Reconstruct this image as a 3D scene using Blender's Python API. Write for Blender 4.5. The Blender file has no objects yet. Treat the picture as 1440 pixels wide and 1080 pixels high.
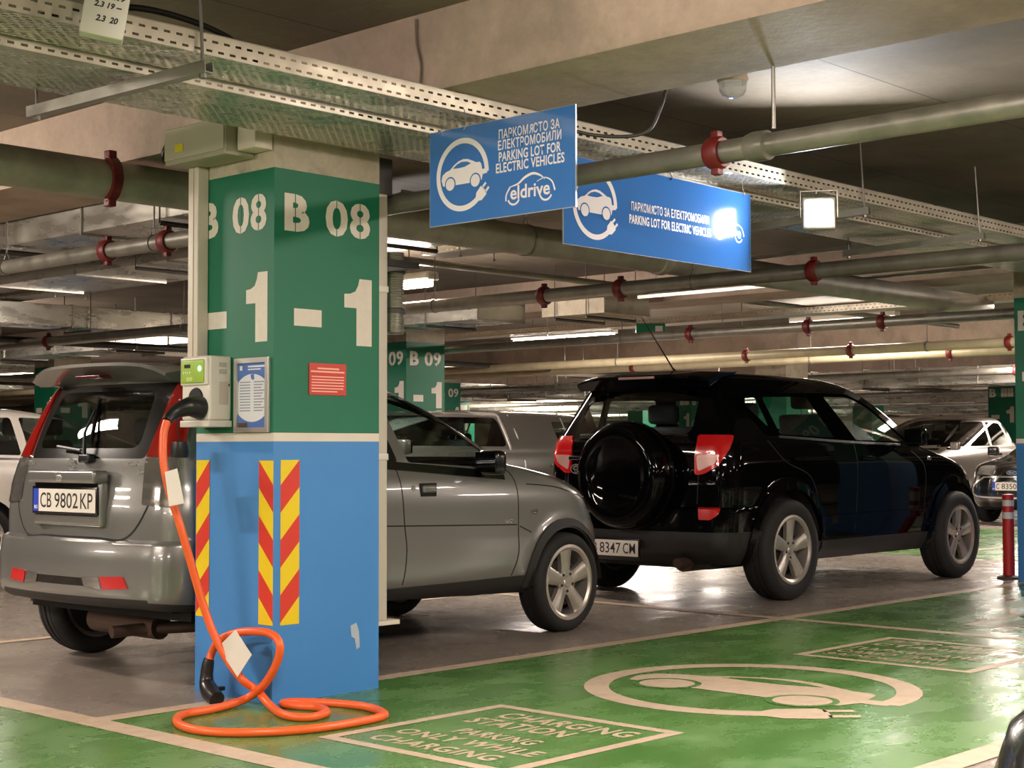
import bpy, bmesh, math, random
from mathutils import Vector, Matrix
from mathutils.bvhtree import BVHTree
random.seed(7)
SC = bpy.context.scene
COL = SC.collection
PI = math.pi

# ------------------------------------------------------------------ camera
F_PX, YAW, PITCH, ROLL = 2162.5, math.radians(43.025), math.radians(2.385), math.radians(-0.109)
CAM_H = 1.095
cam_data = bpy.data.cameras.new('camera')
cam = bpy.data.objects.new('camera', cam_data); COL.objects.link(cam)
fw = Vector((math.cos(YAW) * math.cos(PITCH), math.sin(YAW) * math.cos(PITCH), math.sin(PITCH)))
rt = Vector((math.sin(YAW), -math.cos(YAW), 0)); up = rt.cross(fw)
rt2 = rt * math.cos(ROLL) + up * math.sin(ROLL); up2 = up * math.cos(ROLL) - rt * math.sin(ROLL)
cam.matrix_world = Matrix(((rt2.x, up2.x, -fw.x, 0), (rt2.y, up2.y, -fw.y, 0), (rt2.z, up2.z, -fw.z, CAM_H), (0, 0, 0, 1)))
cam_data.sensor_fit = 'HORIZONTAL'; cam_data.sensor_width = 36.0
cam_data.lens = 36.0 * F_PX / 1440.0
cam_data.clip_start = 0.05; cam_data.clip_end = 300
SC.camera = cam

# ------------------------------------------------------------------ world, view
SC.view_settings.view_transform = 'Standard'; SC.view_settings.look = 'None'
SC.view_settings.exposure = 1.0; SC.view_settings.gamma = 1.0
SC.view_settings.use_curve_mapping = False
w = bpy.data.worlds.new('garage_air'); SC.world = w; w.use_nodes = True
w.node_tree.nodes['Background'].inputs[0].default_value = (1.0, 0.86, 0.68, 1)
w.node_tree.nodes['Background'].inputs[1].default_value = 0.06
SC.cycles.use_denoising = True
SC.cycles.max_bounces = 7; SC.cycles.diffuse_bounces = 4; SC.cycles.glossy_bounces = 4
SC.cycles.transparent_max_bounces = 16
SC.cycles.sample_clamp_indirect = 6.0
SC.cycles.caustics_reflective = False; SC.cycles.caustics_refractive = False

LAMP_COL = (1.0, 0.87, 0.775)
def area_lamp(name, loc, sx, sy, power, col=LAMP_COL, direction=(0, 0, -1), parent=None, rotz=0.0):
    d = bpy.data.lights.new(name, 'AREA'); d.shape = 'RECTANGLE'; d.size = sx; d.size_y = sy
    d.energy = power; d.color = col
    o = bpy.data.objects.new(name, d); COL.objects.link(o)
    q = Vector(direction).to_track_quat('-Z', 'Y')
    o.rotation_euler = q.to_euler(); o.location = loc
    if rotz: o.rotation_euler = (0, 0, rotz)
    if parent is not None: o.parent = parent
    return o

# ------------------------------------------------------------------ materials
def lin(h):
    h = h.lstrip('#'); r = [int(h[i:i + 2], 16) / 255 for i in (0, 2, 4)]
    return tuple(c / 12.92 if c <= 0.04045 else ((c + 0.055) / 1.055) ** 2.4 for c in r) + (1,)
_m = {}
def mat(name, color, rough=0.5, metal=0.0, noise=0.0, nscale=8.0, bump=0.0, coat=0.0, emit=0.0, spec=0.5, rvar=0.0, stretch=(1, 1, 1)):
    if name in _m: return _m[name]
    m = bpy.data.materials.new(name); m.use_nodes = True; _m[name] = m
    nt = m.node_tree; b = nt.nodes['Principled BSDF']
    c = lin(color) if isinstance(color, str) else tuple(color) + ((1,) if len(color) == 3 else ())
    b.inputs['Base Color'].default_value = c
    b.inputs['Roughness'].default_value = rough; b.inputs['Metallic'].default_value = metal
    b.inputs['Coat Weight'].default_value = coat; b.inputs['Coat Roughness'].default_value = 0.04
    b.inputs['Specular IOR Level'].default_value = spec
    if emit:
        b.inputs['Emission Color'].default_value = c; b.inputs['Emission Strength'].default_value = emit
    if noise or bump or rvar:
        tc = nt.nodes.new('ShaderNodeTexCoord'); mp = nt.nodes.new('ShaderNodeMapping')
        mp.inputs['Scale'].default_value = stretch
        n = nt.nodes.new('ShaderNodeTexNoise'); n.inputs['Scale'].default_value = nscale
        n.inputs['Detail'].default_value = 6; n.inputs['Roughness'].default_value = 0.6
        nt.links.new(tc.outputs['Object'], mp.inputs[0]); nt.links.new(mp.outputs[0], n.inputs['Vector'])
        if noise:
            r = nt.nodes.new('ShaderNodeMapRange'); r.inputs['From Min'].default_value = 0.25; r.inputs['From Max'].default_value = 0.75
            r.inputs['To Min'].default_value = 1 - noise; r.inputs['To Max'].default_value = 1 + noise * 0.6
            nt.links.new(n.outputs['Fac'], r.inputs['Value'])
            mx = nt.nodes.new('ShaderNodeMix'); mx.data_type = 'RGBA'; mx.blend_type = 'MULTIPLY'; mx.inputs[0].default_value = 1
            mx.inputs[6].default_value = c; nt.links.new(r.outputs[0], mx.inputs[7]); nt.links.new(mx.outputs[2], b.inputs['Base Color'])
        if rvar:
            r2 = nt.nodes.new('ShaderNodeMapRange'); r2.inputs['From Min'].default_value = 0.3; r2.inputs['From Max'].default_value = 0.7
            r2.inputs['To Min'].default_value = max(0.02, rough - rvar); r2.inputs['To Max'].default_value = rough + rvar
            nt.links.new(n.outputs['Fac'], r2.inputs['Value']); nt.links.new(r2.outputs[0], b.inputs['Roughness'])
        if bump:
            bp = nt.nodes.new('ShaderNodeBump'); bp.inputs['Strength'].default_value = bump; bp.inputs['Distance'].default_value = 0.01
            nt.links.new(n.outputs['Fac'], bp.inputs['Height']); nt.links.new(bp.outputs[0], b.inputs['Normal'])
    return m

def stained(name, c1, c2, c3, s1=0.6, s2=5.0, rough=0.35, rv=0.12, bump=0.03, lines=None, stretch=(1, 1, 1), fine=30):
    """blotchy mineral surface: two scales of noise between three tones, optional board joints"""
    m = bpy.data.materials.new(name); m.use_nodes = True; nt = m.node_tree; N = nt.nodes; L = nt.links
    b = N['Principled BSDF']
    tc = N.new('ShaderNodeTexCoord'); mp = N.new('ShaderNodeMapping'); mp.inputs['Scale'].default_value = stretch
    L.new(tc.outputs['Object'], mp.inputs[0])
    def noise(s, d=8):
        n = N.new('ShaderNodeTexNoise'); n.inputs['Scale'].default_value = s; n.inputs['Detail'].default_value = d
        n.inputs['Roughness'].default_value = 0.62; L.new(mp.outputs[0], n.inputs['Vector']); return n
    a = noise(s1); c = noise(s2); e = noise(fine, 3)
    ra = N.new('ShaderNodeValToRGB'); ra.color_ramp.elements[0].position = 0.36; ra.color_ramp.elements[1].position = 0.66
    ra.color_ramp.elements[0].color = lin(c1); ra.color_ramp.elements[1].color = lin(c2)
    L.new(a.outputs['Fac'], ra.inputs[0])
    rc = N.new('ShaderNodeMapRange'); rc.inputs['From Min'].default_value = 0.48; rc.inputs['From Max'].default_value = 0.78
    L.new(c.outputs['Fac'], rc.inputs['Value'])
    mx = N.new('ShaderNodeMix'); mx.data_type = 'RGBA'; L.new(rc.outputs[0], mx.inputs[0])
    L.new(ra.outputs[0], mx.inputs[6]); mx.inputs[7].default_value = lin(c3)
    out = mx.outputs[2]
    fr = N.new('ShaderNodeMapRange'); fr.inputs['To Min'].default_value = 0.86; fr.inputs['To Max'].default_value = 1.14
    L.new(e.outputs['Fac'], fr.inputs['Value'])
    m2 = N.new('ShaderNodeMix'); m2.data_type = 'RGBA'; m2.blend_type = 'MULTIPLY'; m2.inputs[0].default_value = 1
    L.new(out, m2.inputs[6]); L.new(fr.outputs[0], m2.inputs[7]); out = m2.outputs[2]
    if lines:
        bw, rh, mort = lines
        br = N.new('ShaderNodeTexBrick'); br.offset = 0.5
        br.inputs['Scale'].default_value = 1.0; br.inputs['Brick Width'].default_value = bw; br.inputs['Row Height'].default_value = rh
        br.inputs['Mortar Size'].default_value = mort; br.inputs['Mortar Smooth'].default_value = 0.4
        br.inputs['Color1'].default_value = (1, 1, 1, 1); br.inputs['Color2'].default_value = (0.86, 0.86, 0.86, 1); br.inputs['Mortar'].default_value = (0.3, 0.3, 0.3, 1)
        L.new(tc.outputs['Object'], br.inputs['Vector'])
        m3 = N.new('ShaderNodeMix'); m3.data_type = 'RGBA'; m3.blend_type = 'MULTIPLY'; m3.inputs[0].default_value = 1
        L.new(out, m3.inputs[6]); L.new(br.outputs['Color'], m3.inputs[7]); out = m3.outputs[2]
    L.new(out, b.inputs['Base Color'])
    rr = N.new('ShaderNodeMapRange'); rr.inputs['From Min'].default_value = 0.3; rr.inputs['From Max'].default_value = 0.7
    rr.inputs['To Min'].default_value = max(0.05, rough - rv); rr.inputs['To Max'].default_value = rough + rv
    L.new(c.outputs['Fac'], rr.inputs['Value']); L.new(rr.outputs[0], b.inputs['Roughness'])
    bp = N.new('ShaderNodeBump'); bp.inputs['Strength'].default_value = bump; bp.inputs['Distance'].default_value = 0.02
    L.new(e.outputs['Fac'], bp.inputs['Height']); L.new(bp.outputs[0], b.inputs['Normal'])
    return m

def glass_mat(name, tint, refl=1.45, rough=0.0):
    m = bpy.data.materials.new(name); m.use_nodes = True; nt = m.node_tree; N = nt.nodes; L = nt.links
    N.remove(N['Principled BSDF']); out = N['Material Output']
    t = N.new('ShaderNodeBsdfTransparent'); t.inputs[0].default_value = tuple(tint) + (1,)
    g = N.new('ShaderNodeBsdfGlossy'); g.inputs['Roughness'].default_value = rough
    fr = N.new('ShaderNodeFresnel'); ge = N.new('ShaderNodeNewGeometry'); ir = N.new('ShaderNodeMapRange')
    ir.inputs['To Min'].default_value = refl; ir.inputs['To Max'].default_value = 1 / refl
    L.new(ge.outputs['Backfacing'], ir.inputs['Value']); L.new(ir.outputs[0], fr.inputs['IOR'])
    mx = N.new('ShaderNodeMixShader'); L.new(fr.outputs[0], mx.inputs[0]); L.new(t.outputs[0], mx.inputs[1]); L.new(g.outputs[0], mx.inputs[2])
    L.new(mx.outputs[0], out.inputs[0]); return m

def perforated(name, color, axes=('X', 'Y'), px=0.05, py=0.022, fx=0.55, fy=0.36, rough=0.38):
    """galvanised sheet with rows of punched slots that are really open"""
    m = bpy.data.materials.new(name); m.use_nodes = True; nt = m.node_tree; N = nt.nodes; L = nt.links
    b = N['Principled BSDF']; out = N['Material Output']
    b.inputs['Base Color'].default_value = lin(color); b.inputs['Metallic'].default_value = 0.6; b.inputs['Roughness'].default_value = rough
    tc = N.new('ShaderNodeTexCoord'); sp = N.new('ShaderNodeSeparateXYZ'); L.new(tc.outputs['Object'], sp.inputs[0])
    def mth(op, a, bb=None):
        n = N.new('ShaderNodeMath'); n.operation = op
        for i, v in enumerate((a, bb)):
            if v is None: continue
            if isinstance(v, (int, float)): n.inputs[i].default_value = v
            else: L.new(v, n.inputs[i])
        return n.outputs[0]
    u = mth('DIVIDE', sp.outputs[axes[0]], px); v = mth('DIVIDE', sp.outputs[axes[1]], py)
    row = mth('FLOOR', v); odd = mth('MULTIPLY', mth('MODULO', mth('ABSOLUTE', row), 2.0), 0.5)
    fu = mth('FRACT', mth('ADD', u, odd)); fv = mth('FRACT', v)
    a = mth('LESS_THAN', mth('ABSOLUTE', mth('SUBTRACT', fu, 0.5)), fx / 2)
    c = mth('LESS_THAN', mth('ABSOLUTE', mth('SUBTRACT', fv, 0.5)), fy / 2)
    hole = mth('MULTIPLY', a, c)
    nz = N.new('ShaderNodeTexNoise'); nz.inputs['Scale'].default_value = 2.2; nz.inputs['Detail'].default_value = 3; L.new(tc.outputs['Object'], nz.inputs['Vector'])
    bp = N.new('ShaderNodeBump'); bp.inputs['Strength'].default_value = 0.5; bp.inputs['Distance'].default_value = 0.05; L.new(nz.outputs['Fac'], bp.inputs['Height']); L.new(bp.outputs[0], b.inputs['Normal'])
    t = N.new('ShaderNodeBsdfTransparent'); mx = N.new('ShaderNodeMixShader')
    L.new(hole, mx.inputs[0]); L.new(b.outputs[0], mx.inputs[1]); L.new(t.outputs[0], mx.inputs[2]); L.new(mx.outputs[0], out.inputs[0])
    return m

# ------------------------------------------------------------------ object helpers
class MB:
    def __init__(s): s.v = []; s.f = []
    def add(s, v, f):
        o = len(s.v); s.v += [tuple(p) for p in v]; s.f += [tuple(i + o for i in q) for q in f]; return s
    def box(s, x0, x1, y0, y1, z0, z1):
        v = [(x, y, z) for x in (x0, x1) for y in (y0, y1) for z in (z0, z1)]
        return s.add(v, [(0, 1, 3, 2), (4, 6, 7, 5), (0, 4, 5, 1), (2, 3, 7, 6), (0, 2, 6, 4), (1, 5, 7, 3)])
    def rbox(s, x0, x1, y0, y1, z0, z1, r=0.02, seg=3):
        bm = bmesh.new(); bmesh.ops.create_cube(bm, size=1)
        for v in bm.verts: v.co = Vector(((x0 + x1) / 2 + v.co.x * (x1 - x0), (y0 + y1) / 2 + v.co.y * (y1 - y0), (z0 + z1) / 2 + v.co.z * (z1 - z0)))
        bmesh.ops.bevel(bm, geom=bm.edges[:], offset=r, segments=seg, affect='EDGES', profile=0.6)
        bm.verts.index_update(); s.add([v.co[:] for v in bm.verts], [[v.index for v in f.verts] for f in bm.faces]); bm.free(); return s
    def tube(s, pts, r, n=10, cap=True, closed=False):
        pts = [Vector(p) for p in pts]; rings = []; N = len(pts)
        rad = r if isinstance(r, (list, tuple)) else [r] * N
        prev = None
        for i, p in enumerate(pts):
            a = pts[i - 1] if (i > 0 or closed) else p; b = pts[(i + 1) % N] if (i < N - 1 or closed) else p
            t = (b - a).normalized()
            if prev is None:
                ref = Vector((0, 0, 1)) if abs(t.z) < 0.9 else Vector((1, 0, 0)); nrm = t.cross(ref).normalized()
            else:
                nrm = (prev - t * prev.dot(t)).normalized()
            prev = nrm; bi = t.cross(nrm)
            rings.append([p + (nrm * math.cos(2 * PI * k / n) + bi * math.sin(2 * PI * k / n)) * rad[i] for k in range(n)])
        v = [q for ring in rings for q in ring]; f = []
        for i in range(N - 1 if not closed else N):
            j = (i + 1) % N
            f += [(i * n + k, i * n + (k + 1) % n, j * n + (k + 1) % n, j * n + k) for k in range(n)]
        if cap and not closed: f += [tuple(range(n))[::-1], tuple((N - 1) * n + k for k in range(n))]
        return s.add(v, f)
    def lathe(s, prof, axis='z', c=(0, 0, 0), n=32, closed=False):
        """prof: (radius, height along the axis)"""
        v = []; f = []; M = len(prof)
        for k in range(n):
            a = 2 * PI * k / n; ca, sa = math.cos(a), math.sin(a)
            for r, h in prof:
                p = {'z': (r * ca, r * sa, h), 'y': (r * ca, h, r * sa), 'x': (h, r * ca, r * sa)}[axis]
                v.append((p[0] + c[0], p[1] + c[1], p[2] + c[2]))
        for k in range(n):
            k2 = (k + 1) % n
            for i in range(M - 1 if not closed else M):
                j = (i + 1) % M
                f.append((k * M + i, k2 * M + i, k2 * M + j, k * M + j))
        return s.add(v, f)
    def prism(s, poly, d0, d1, axis='z'):
        """poly in the plane across axis, pushed from d0 to d1"""
        n = len(poly)
        def P(p, d): return {'z': (p[0], p[1], d), 'y': (p[0], d, p[1]), 'x': (d, p[0], p[1])}[axis]
        v = [P(p, d0) for p in poly] + [P(p, d1) for p in poly]
        return s.add(v, [tuple(range(n))[::-1], tuple(range(n, 2 * n))] + [(i, (i + 1) % n, n + (i + 1) % n, n + i) for i in range(n)])
    def quad(s, a, b, c, d): return s.add([a, b, c, d], [(0, 1, 2, 3)])
    def build(s, name, material, parent=None, smooth=40, loc=None):
        me = bpy.data.meshes.new(name); me.from_pydata(s.v, [], s.f); me.validate(); 
        bm = bmesh.new(); bm.from_mesh(me); bmesh.ops.recalc_face_normals(bm, faces=bm.faces); bm.to_mesh(me); bm.free()
        return link(name, me, material, parent, smooth, loc)
def link(name, me, material, parent=None, smooth=40, loc=None):
    if isinstance(material, (list, tuple)):
        for x in material: me.materials.append(x)
    else: me.materials.append(material)
    if smooth:
        me.polygons.foreach_set('use_smooth', [True] * len(me.polygons)); me.set_sharp_from_angle(angle=math.radians(smooth))
    o = bpy.data.objects.new(name, me); COL.objects.link(o)
    if parent is not None: o.parent = parent
    if loc is not None: o.location = loc
    return o
def tag(o, label=None, cat=None, group=None, kind=None):
    if label: o['label'] = label
    if cat: o['category'] = cat
    if group: o['group'] = group
    if kind: o['kind'] = kind
    return o
def thing(name, label, cat, loc=(0, 0, 0), rotz=0.0, group=None, scale=1.0):
    o = bpy.data.objects.new(name, None); COL.objects.link(o); o.empty_display_size = 0.2
    o.location = loc; o.rotation_euler = (0, 0, rotz); o.scale = (scale,) * 3
    return tag(o, label, cat, group)
def copy_tree(o, parent=None):
    c = o.copy(); COL.objects.link(c)
    if parent is not None: c.parent = parent
    for ch in list(o.children):
        copy_tree(ch, c)
    return c
def catmull(pts, n=8, closed=False):
    P = [Vector(p) for p in pts]; out = []; N = len(P)
    for i in range(N if closed else N - 1):
        p0 = P[i - 1] if (i > 0 or closed) else P[0]; p1 = P[i]; p2 = P[(i + 1) % N]
        p3 = P[(i + 2) % N] if (i + 2 < N or closed) else P[-1]
        for k in range(n):
            t = k / n
            out.append(0.5 * ((2 * p1) + (p2 - p0) * t + (2 * p0 - 5 * p1 + 4 * p2 - p3) * t * t + (3 * p1 - p0 - 3 * p2 + p3) * t ** 3))
    if not closed: out.append(P[-1])
    return out
def rounded(poly, r, seg=4):
    """polygon with its corners rounded; r a number or one per corner"""
    out = []; n = len(poly); P = [Vector(p).to_2d() for p in poly]
    for i in range(n):
        ri = r[i] if isinstance(r, (list, tuple)) else r
        a, b, c = P[i - 1], P[i], P[(i + 1) % n]
        d1 = (a - b); d2 = (c - b); l1, l2 = d1.length, d2.length; t = min(ri, l1 * 0.45, l2 * 0.45)
        if t < 1e-4: out.append(b); continue
        s, e = b + d1 / l1 * t, b + d2 / l2 * t
        for k in range(seg + 1):
            u = k / seg; out.append((1 - u) ** 2 * s + 2 * u * (1 - u) * b + u * u * e)
    return [tuple(p) for p in out]

def text_mesh(s, size=0.1, bold=0.0, sx=1.0, spacing=1.0, extrude=0.0, align='LEFT', line=1.0, shear=0.0):
    cu = bpy.data.curves.new('t', 'FONT'); cu.body = s; cu.size = size; cu.offset = bold; cu.space_character = spacing
    cu.extrude = extrude; cu.align_x = align; cu.space_line = line; cu.resolution_u = 3; cu.shear = shear
    ob = bpy.data.objects.new('t', cu); COL.objects.link(ob)
    dg = bpy.context.evaluated_depsgraph_get()
    me = bpy.data.meshes.new_from_object(ob.evaluated_get(dg))
    bpy.data.objects.remove(ob); bpy.data.curves.remove(cu)
    for v in me.vertices: v.co.x *= sx
    return me
def fit_mesh(me, x0, x1, y0, y1):
    xs = [v.co.x for v in me.vertices]; ys = [v.co.y for v in me.vertices]
    ax, bx, ay, by = min(xs), max(xs), min(ys), max(ys)
    for v in me.vertices:
        v.co.x = x0 + (v.co.x - ax) / (bx - ax) * (x1 - x0); v.co.y = y0 + (v.co.y - ay) / (by - ay) * (y1 - y0)
    return me
def frame_matrix(origin, ux, uy):
    ux = Vector(ux).normalized(); uy = Vector(uy).normalized(); n = ux.cross(uy); o = Vector(origin)
    return Matrix(((ux.x, uy.x, n.x, o.x), (ux.y, uy.y, n.y, o.y), (ux.z, uy.z, n.z, o.z), (0, 0, 0, 1)))
def text_obj(name, s, m, parent, M, box=None, **kw):
    """flat lettering; box = (x0,x1,y0,y1) in the local frame M"""
    cyr = any('\u0400' <= ch <= '\u04ff' for ch in s); bd = kw.get('bold', 0.0)
    if cyr: kw['bold'] = 0.0                       # thicken these by small side steps: the font offset spoils some letters
    me = text_mesh(s.replace('\u042f', 'R'), **kw)
    if '\u042f' in s:                              # a reversed R stands for this letter
        bm = bmesh.new(); bm.from_mesh(me); bmesh.ops.remove_doubles(bm, verts=bm.verts, dist=1e-6); seen = set(); isl = []
        for v in bm.verts:
            if v in seen: continue
            st = [v]; g = []; seen.add(v)
            while st:
                q = st.pop(); g.append(q)
                for e in q.link_edges:
                    r = e.other_vert(q)
                    if r not in seen: seen.add(r); st.append(r)
            isl.append(g)
        isl.sort(key=lambda g: min(v.co.x for v in g)); k = [ch for ch in s if ch != ' '].index('\u042f')
        if len(isl) == len(s.replace(' ', '')):
            lo = min(v.co.x for v in isl[k]); hi = max(v.co.x for v in isl[k])
            for v in isl[k]: v.co.x = lo + hi - v.co.x
            bm.normal_update(); bmesh.ops.reverse_faces(bm, faces=[f for f in bm.faces if f.normal.z < 0])
        bm.to_mesh(me); bm.free()
    if cyr and bd:
        bm = bmesh.new(); st = [(-1, 0), (1, 0), (0, -1), (0, 1)]
        for k, (a, b) in enumerate([(0, 0)] + st):
            n0 = len(bm.verts); bm.from_mesh(me); bm.verts.ensure_lookup_table()
            for v in bm.verts[n0:]: v.co += Vector((a * bd, b * bd, 0.00025 * k))
        bm.to_mesh(me); bm.free()
    if box: fit_mesh(me, *box)
    me.transform(M)
    return link(name, me, m, parent, 0)
def flat(name, polys, m, parent, M, h=0.0):
    mb = MB()
    for p in polys: mb.add([M @ Vector((q[0], q[1], h)) for q in p], [tuple(range(len(p)))])
    me = bpy.data.meshes.new(name); me.from_pydata(mb.v, [], mb.f)
    bm = bmesh.new(); bm.from_mesh(me); bmesh.ops.triangulate(bm, faces=bm.faces); nz = M.to_3x3() @ Vector((0, 0, 1)); bm.normal_update()
    bmesh.ops.reverse_faces(bm, faces=[f for f in bm.faces if f.normal.dot(nz) < 0]); bm.to_mesh(me); bm.free()
    return link(name, me, m, parent, 0)
def strip(pts, wd):
    """list of quads following a 2d polyline with width wd (number or per point)"""
    P = [Vector(p).to_2d() for p in pts]; L = []; R = []
    for i, p in enumerate(P):
        a = P[max(0, i - 1)]; b = P[min(len(P) - 1, i + 1)]; t = (b - a).normalized(); n = Vector((-t.y, t.x))
        ww = wd[i] if isinstance(wd, (list, tuple)) else wd
        L.append(p + n * ww / 2); R.append(p - n * ww / 2)
    return [(R[i], R[i + 1], L[i + 1], L[i]) for i in range(len(P) - 1)]

# shared materials
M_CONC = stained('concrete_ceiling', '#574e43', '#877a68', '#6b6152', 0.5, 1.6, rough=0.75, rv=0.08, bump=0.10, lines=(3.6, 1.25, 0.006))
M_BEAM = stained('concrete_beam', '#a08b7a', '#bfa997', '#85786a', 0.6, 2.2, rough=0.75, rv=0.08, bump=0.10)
M_PILC = stained('concrete_pillar_top', '#a59a86', '#bcb09c', '#93897a', 1.5, 8.0, rough=0.75, rv=0.08, bump=0.3)
M_FLOOR = stained('polished_concrete_floor', '#8b8076', '#a3978a', '#786e65', 0.45, 1.7, rough=0.27, rv=0.10, bump=0.02, stretch=(1, 1, 1))
M_GREENF = stained('green_floor_paint', '#4b7638', '#5f8a47', '#769a60', 0.7, 2.4, rough=0.27, rv=0.09, bump=0.03, stretch=(1, 1.6, 1))
M_LINE = stained('cream_line_paint', '#c4ad94', '#cfb99f', '#b09b83', 1.2, 9.0, rough=0.42, rv=0.08, bump=0.03)
M_WALL = stained('rendered_wall', '#b3a78f', '#c4b79d', '#a2967f', 0.3, 2.0, rough=0.8, rv=0.05, bump=0.1)
M_GALV = mat('galvanised_sheet', '#a9a69c', 0.34, 0.85, noise=0.25, nscale=5, rvar=0.10)
M_DUCT = mat('duct_sheet', '#c3bfb4', 0.30, 0.8, noise=0.3, nscale=2.5, rvar=0.12, stretch=(1, 1, 4))
M_PIPE = mat('galvanised_pipe', '#8f8b80', 0.42, 0.6, noise=0.3, nscale=9, rvar=0.1)
M_PIPEC = mat('cream_pipe', '#b5a889', 0.45, 0.1, noise=0.2, nscale=6)
M_DPIPE = mat('grey_drain_pipe', '#a8a295', 0.5, 0.25, noise=0.3, nscale=5)
M_RED = mat('red_coupling_paint', '#6b1614', 0.5, 0.0, noise=0.3, nscale=20)
M_STEEL = mat('dark_steel', '#4c4a46', 0.5, 0.7)
M_ROD = mat('threaded_rod_steel', '#8d8a83', 0.4, 0.8)
M_RIM = perforated('perforated_tray_side', '#cfc6b4', ('X', 'Z'), 0.05, 0.034, 0.52, 0.27)
M_BOT = perforated('perforated_tray_bottom', '#d3cfc4', ('X', 'Y'), 0.042, 0.021, 0.62, 0.40, rough=0.22)
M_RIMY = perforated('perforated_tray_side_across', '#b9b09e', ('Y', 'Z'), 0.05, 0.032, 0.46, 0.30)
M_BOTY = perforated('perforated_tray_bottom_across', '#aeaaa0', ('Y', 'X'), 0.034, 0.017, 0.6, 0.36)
M_GREEN = mat('green_wall_paint', '#046a4b', 0.55, noise=0.07, nscale=3, bump=0.05)
M_WHITE = mat('white_wall_paint', '#d8cdbf', 0.5, noise=0.06, nscale=4)
M_BLUE = mat('blue_wall_paint', '#3f82c4', 0.52, noise=0.06, nscale=3, bump=0.05)
M_STENCIL = mat('stencil_white_paint', '#d9cfc2', 0.55, noise=0.06, nscale=30)
M_BLACK = mat('black_plastic', '#141414', 0.38)
M_RUBBER = mat('tyre_rubber', '#1c1a19', 0.75, noise=0.25, nscale=14)
M_TUBE = mat('fluorescent_tube_glow', (1.0, 0.90, 0.78), 0.5, emit=14.0)
M_LAMPH = mat('lamp_housing_white', '#cfcabf', 0.45)
M_PLWHITE = mat('white_plastic', '#d9d2c6', 0.4)
M_PAPER = mat('white_paper', '#e6dcd2', 0.7)
M_INK = mat('black_ink', '#23201f', 0.6)
# ================================================================== LIGHT: lamps of the place
def fluorescent(x, y, z, label, power, axis='y', length=1.5, tubes=1, group='fluorescent ceiling lamps', visible=True):
    t = thing('fluorescent_lamp', label, 'ceiling lamp', (x, y, z), 0 if axis == 'y' else -PI / 2, group)
    b = MB().rbox(-0.07, 0.07, -length / 2, length / 2, 0.0, 0.07, 0.02); b.build('housing', M_LAMPH, t)
    for k in (-1, 1):
        MB().tube([(0, k * length * 0.3, 0.07), (0, k * length * 0.3, 2.88 - z)], 0.006, 6).build('hanger_rod', M_ROD, t)
    if tubes == 1:
        MB().tube([(0, -length / 2 + 0.03, -0.03), (0, length / 2 - 0.03, -0.03)], 0.028, 12).build('tube', M_TUBE, t)
    else:
        for k in (-1, 1):
            MB().tube([(0, k * 0.03, -0.03), (0, k * (length / 2 - 0.02), -0.03)], 0.028, 12).build('tube', M_TUBE, t)
    area_lamp('lamp_light', (0, 0, -0.065), 0.12, length, power, parent=t, rotz=1e-6)
    for s in (-1, 1): area_lamp('lamp_side_light', (s * 0.06, 0, -0.035), length, 0.06, power * 0.36, direction=(s, 0, 0.08), parent=t)
    return t
PW = 55
fluorescent(8.90, 9.95, 2.50, 'glowing fluorescent tube just right of the near green pillar, behind its conduit', 85)
fluorescent(14.6, 12.75, 2.50, 'long glowing pair of fluorescent tubes above the roof of the black off-roader', PW, tubes=2, length=1.7)
fluorescent(14.7, 26.5, 2.50, 'glowing fluorescent tube far off at the left edge of the picture', PW)
fluorescent(14.6, 6.0, 2.62, 'ceiling lamp half hidden behind the pipes right of the floodlight', PW)
fluorescent(2.2, 2.2, 2.55, 'ceiling lamp over the lane in front of the charging pillar, above the picture', 60)
fluorescent(6.2, 1.6, 2.60, 'ceiling lamp over the green charging bay, above the picture', 75)
fluorescent(-0.5, 6.4, 2.55, 'ceiling lamp left of the charging pillar, outside the picture', 80)
fluorescent(2.6, 8.9, 2.55, 'ceiling lamp behind the grey hatchback, left outside the picture', 50)
fluorescent(12.6, 0.6, 2.60, 'ceiling lamp over the second green bay, right outside the picture', 40)
fluorescent(16.75, 10.0, 2.68, 'lamp glow behind the thin steel pipe above the black off-roader bonnet', 30)
for x, y, d in ((6.4, -4.5, 'in the lane behind the camera, ahead'), (13.5, -5.5, 'behind the camera, far right'), (1.5, -6.0, 'behind the camera, middle'), (9.5, -12.0, 'behind the camera, one aisle back'), (19.5, -3.0, 'outside the right edge of the picture'), (-6.0, -1.0, 'behind the camera, to the left'), (-5.5, 4.5, 'left of the camera, near'), (-9.5, 8.5, 'left of the camera, farther'), (-4.0, 12.0, 'left of the white hatchback'), (-12.0, 2.0, 'left of the camera, farthest')):
    fluorescent(x, y, 2.52, 'ceiling lamp ' + d, 45, group='ceiling lamps outside the picture')
fluorescent(8.9, 17.5, 2.50, 'ceiling lamp over the lane behind the white hatchback', PW)
far = [(20.9, 16.6, 'behind the cream pillar top'), (20.9, 26.5, 'beyond the second row of parked cars'), (21.2, 9.4, 'above the black hatchback at the right'),
       (28.7, 21.2, 'in the third aisle, to the right'), (28.7, 28.5, 'in the third aisle, left of the dark van roof'), (28.9, 11.5, 'above the silver crossover'),
       (36.5, 26.5, 'in the far aisle, middle'), (36.5, 34.0, 'in the far aisle, left'), (36.7, 16.0, 'in the far aisle, right'),
       (46.0, 26.0, 'by the far end wall, right'), (46.0, 36.0, 'by the far end wall, left'), (54.0, 32.0, 'at the very end of the hall')]
for x, y, d in far:
    fluorescent(x, y, 2.52, 'small distant fluorescent lamp ' + d, PW * 1.7)

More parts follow.
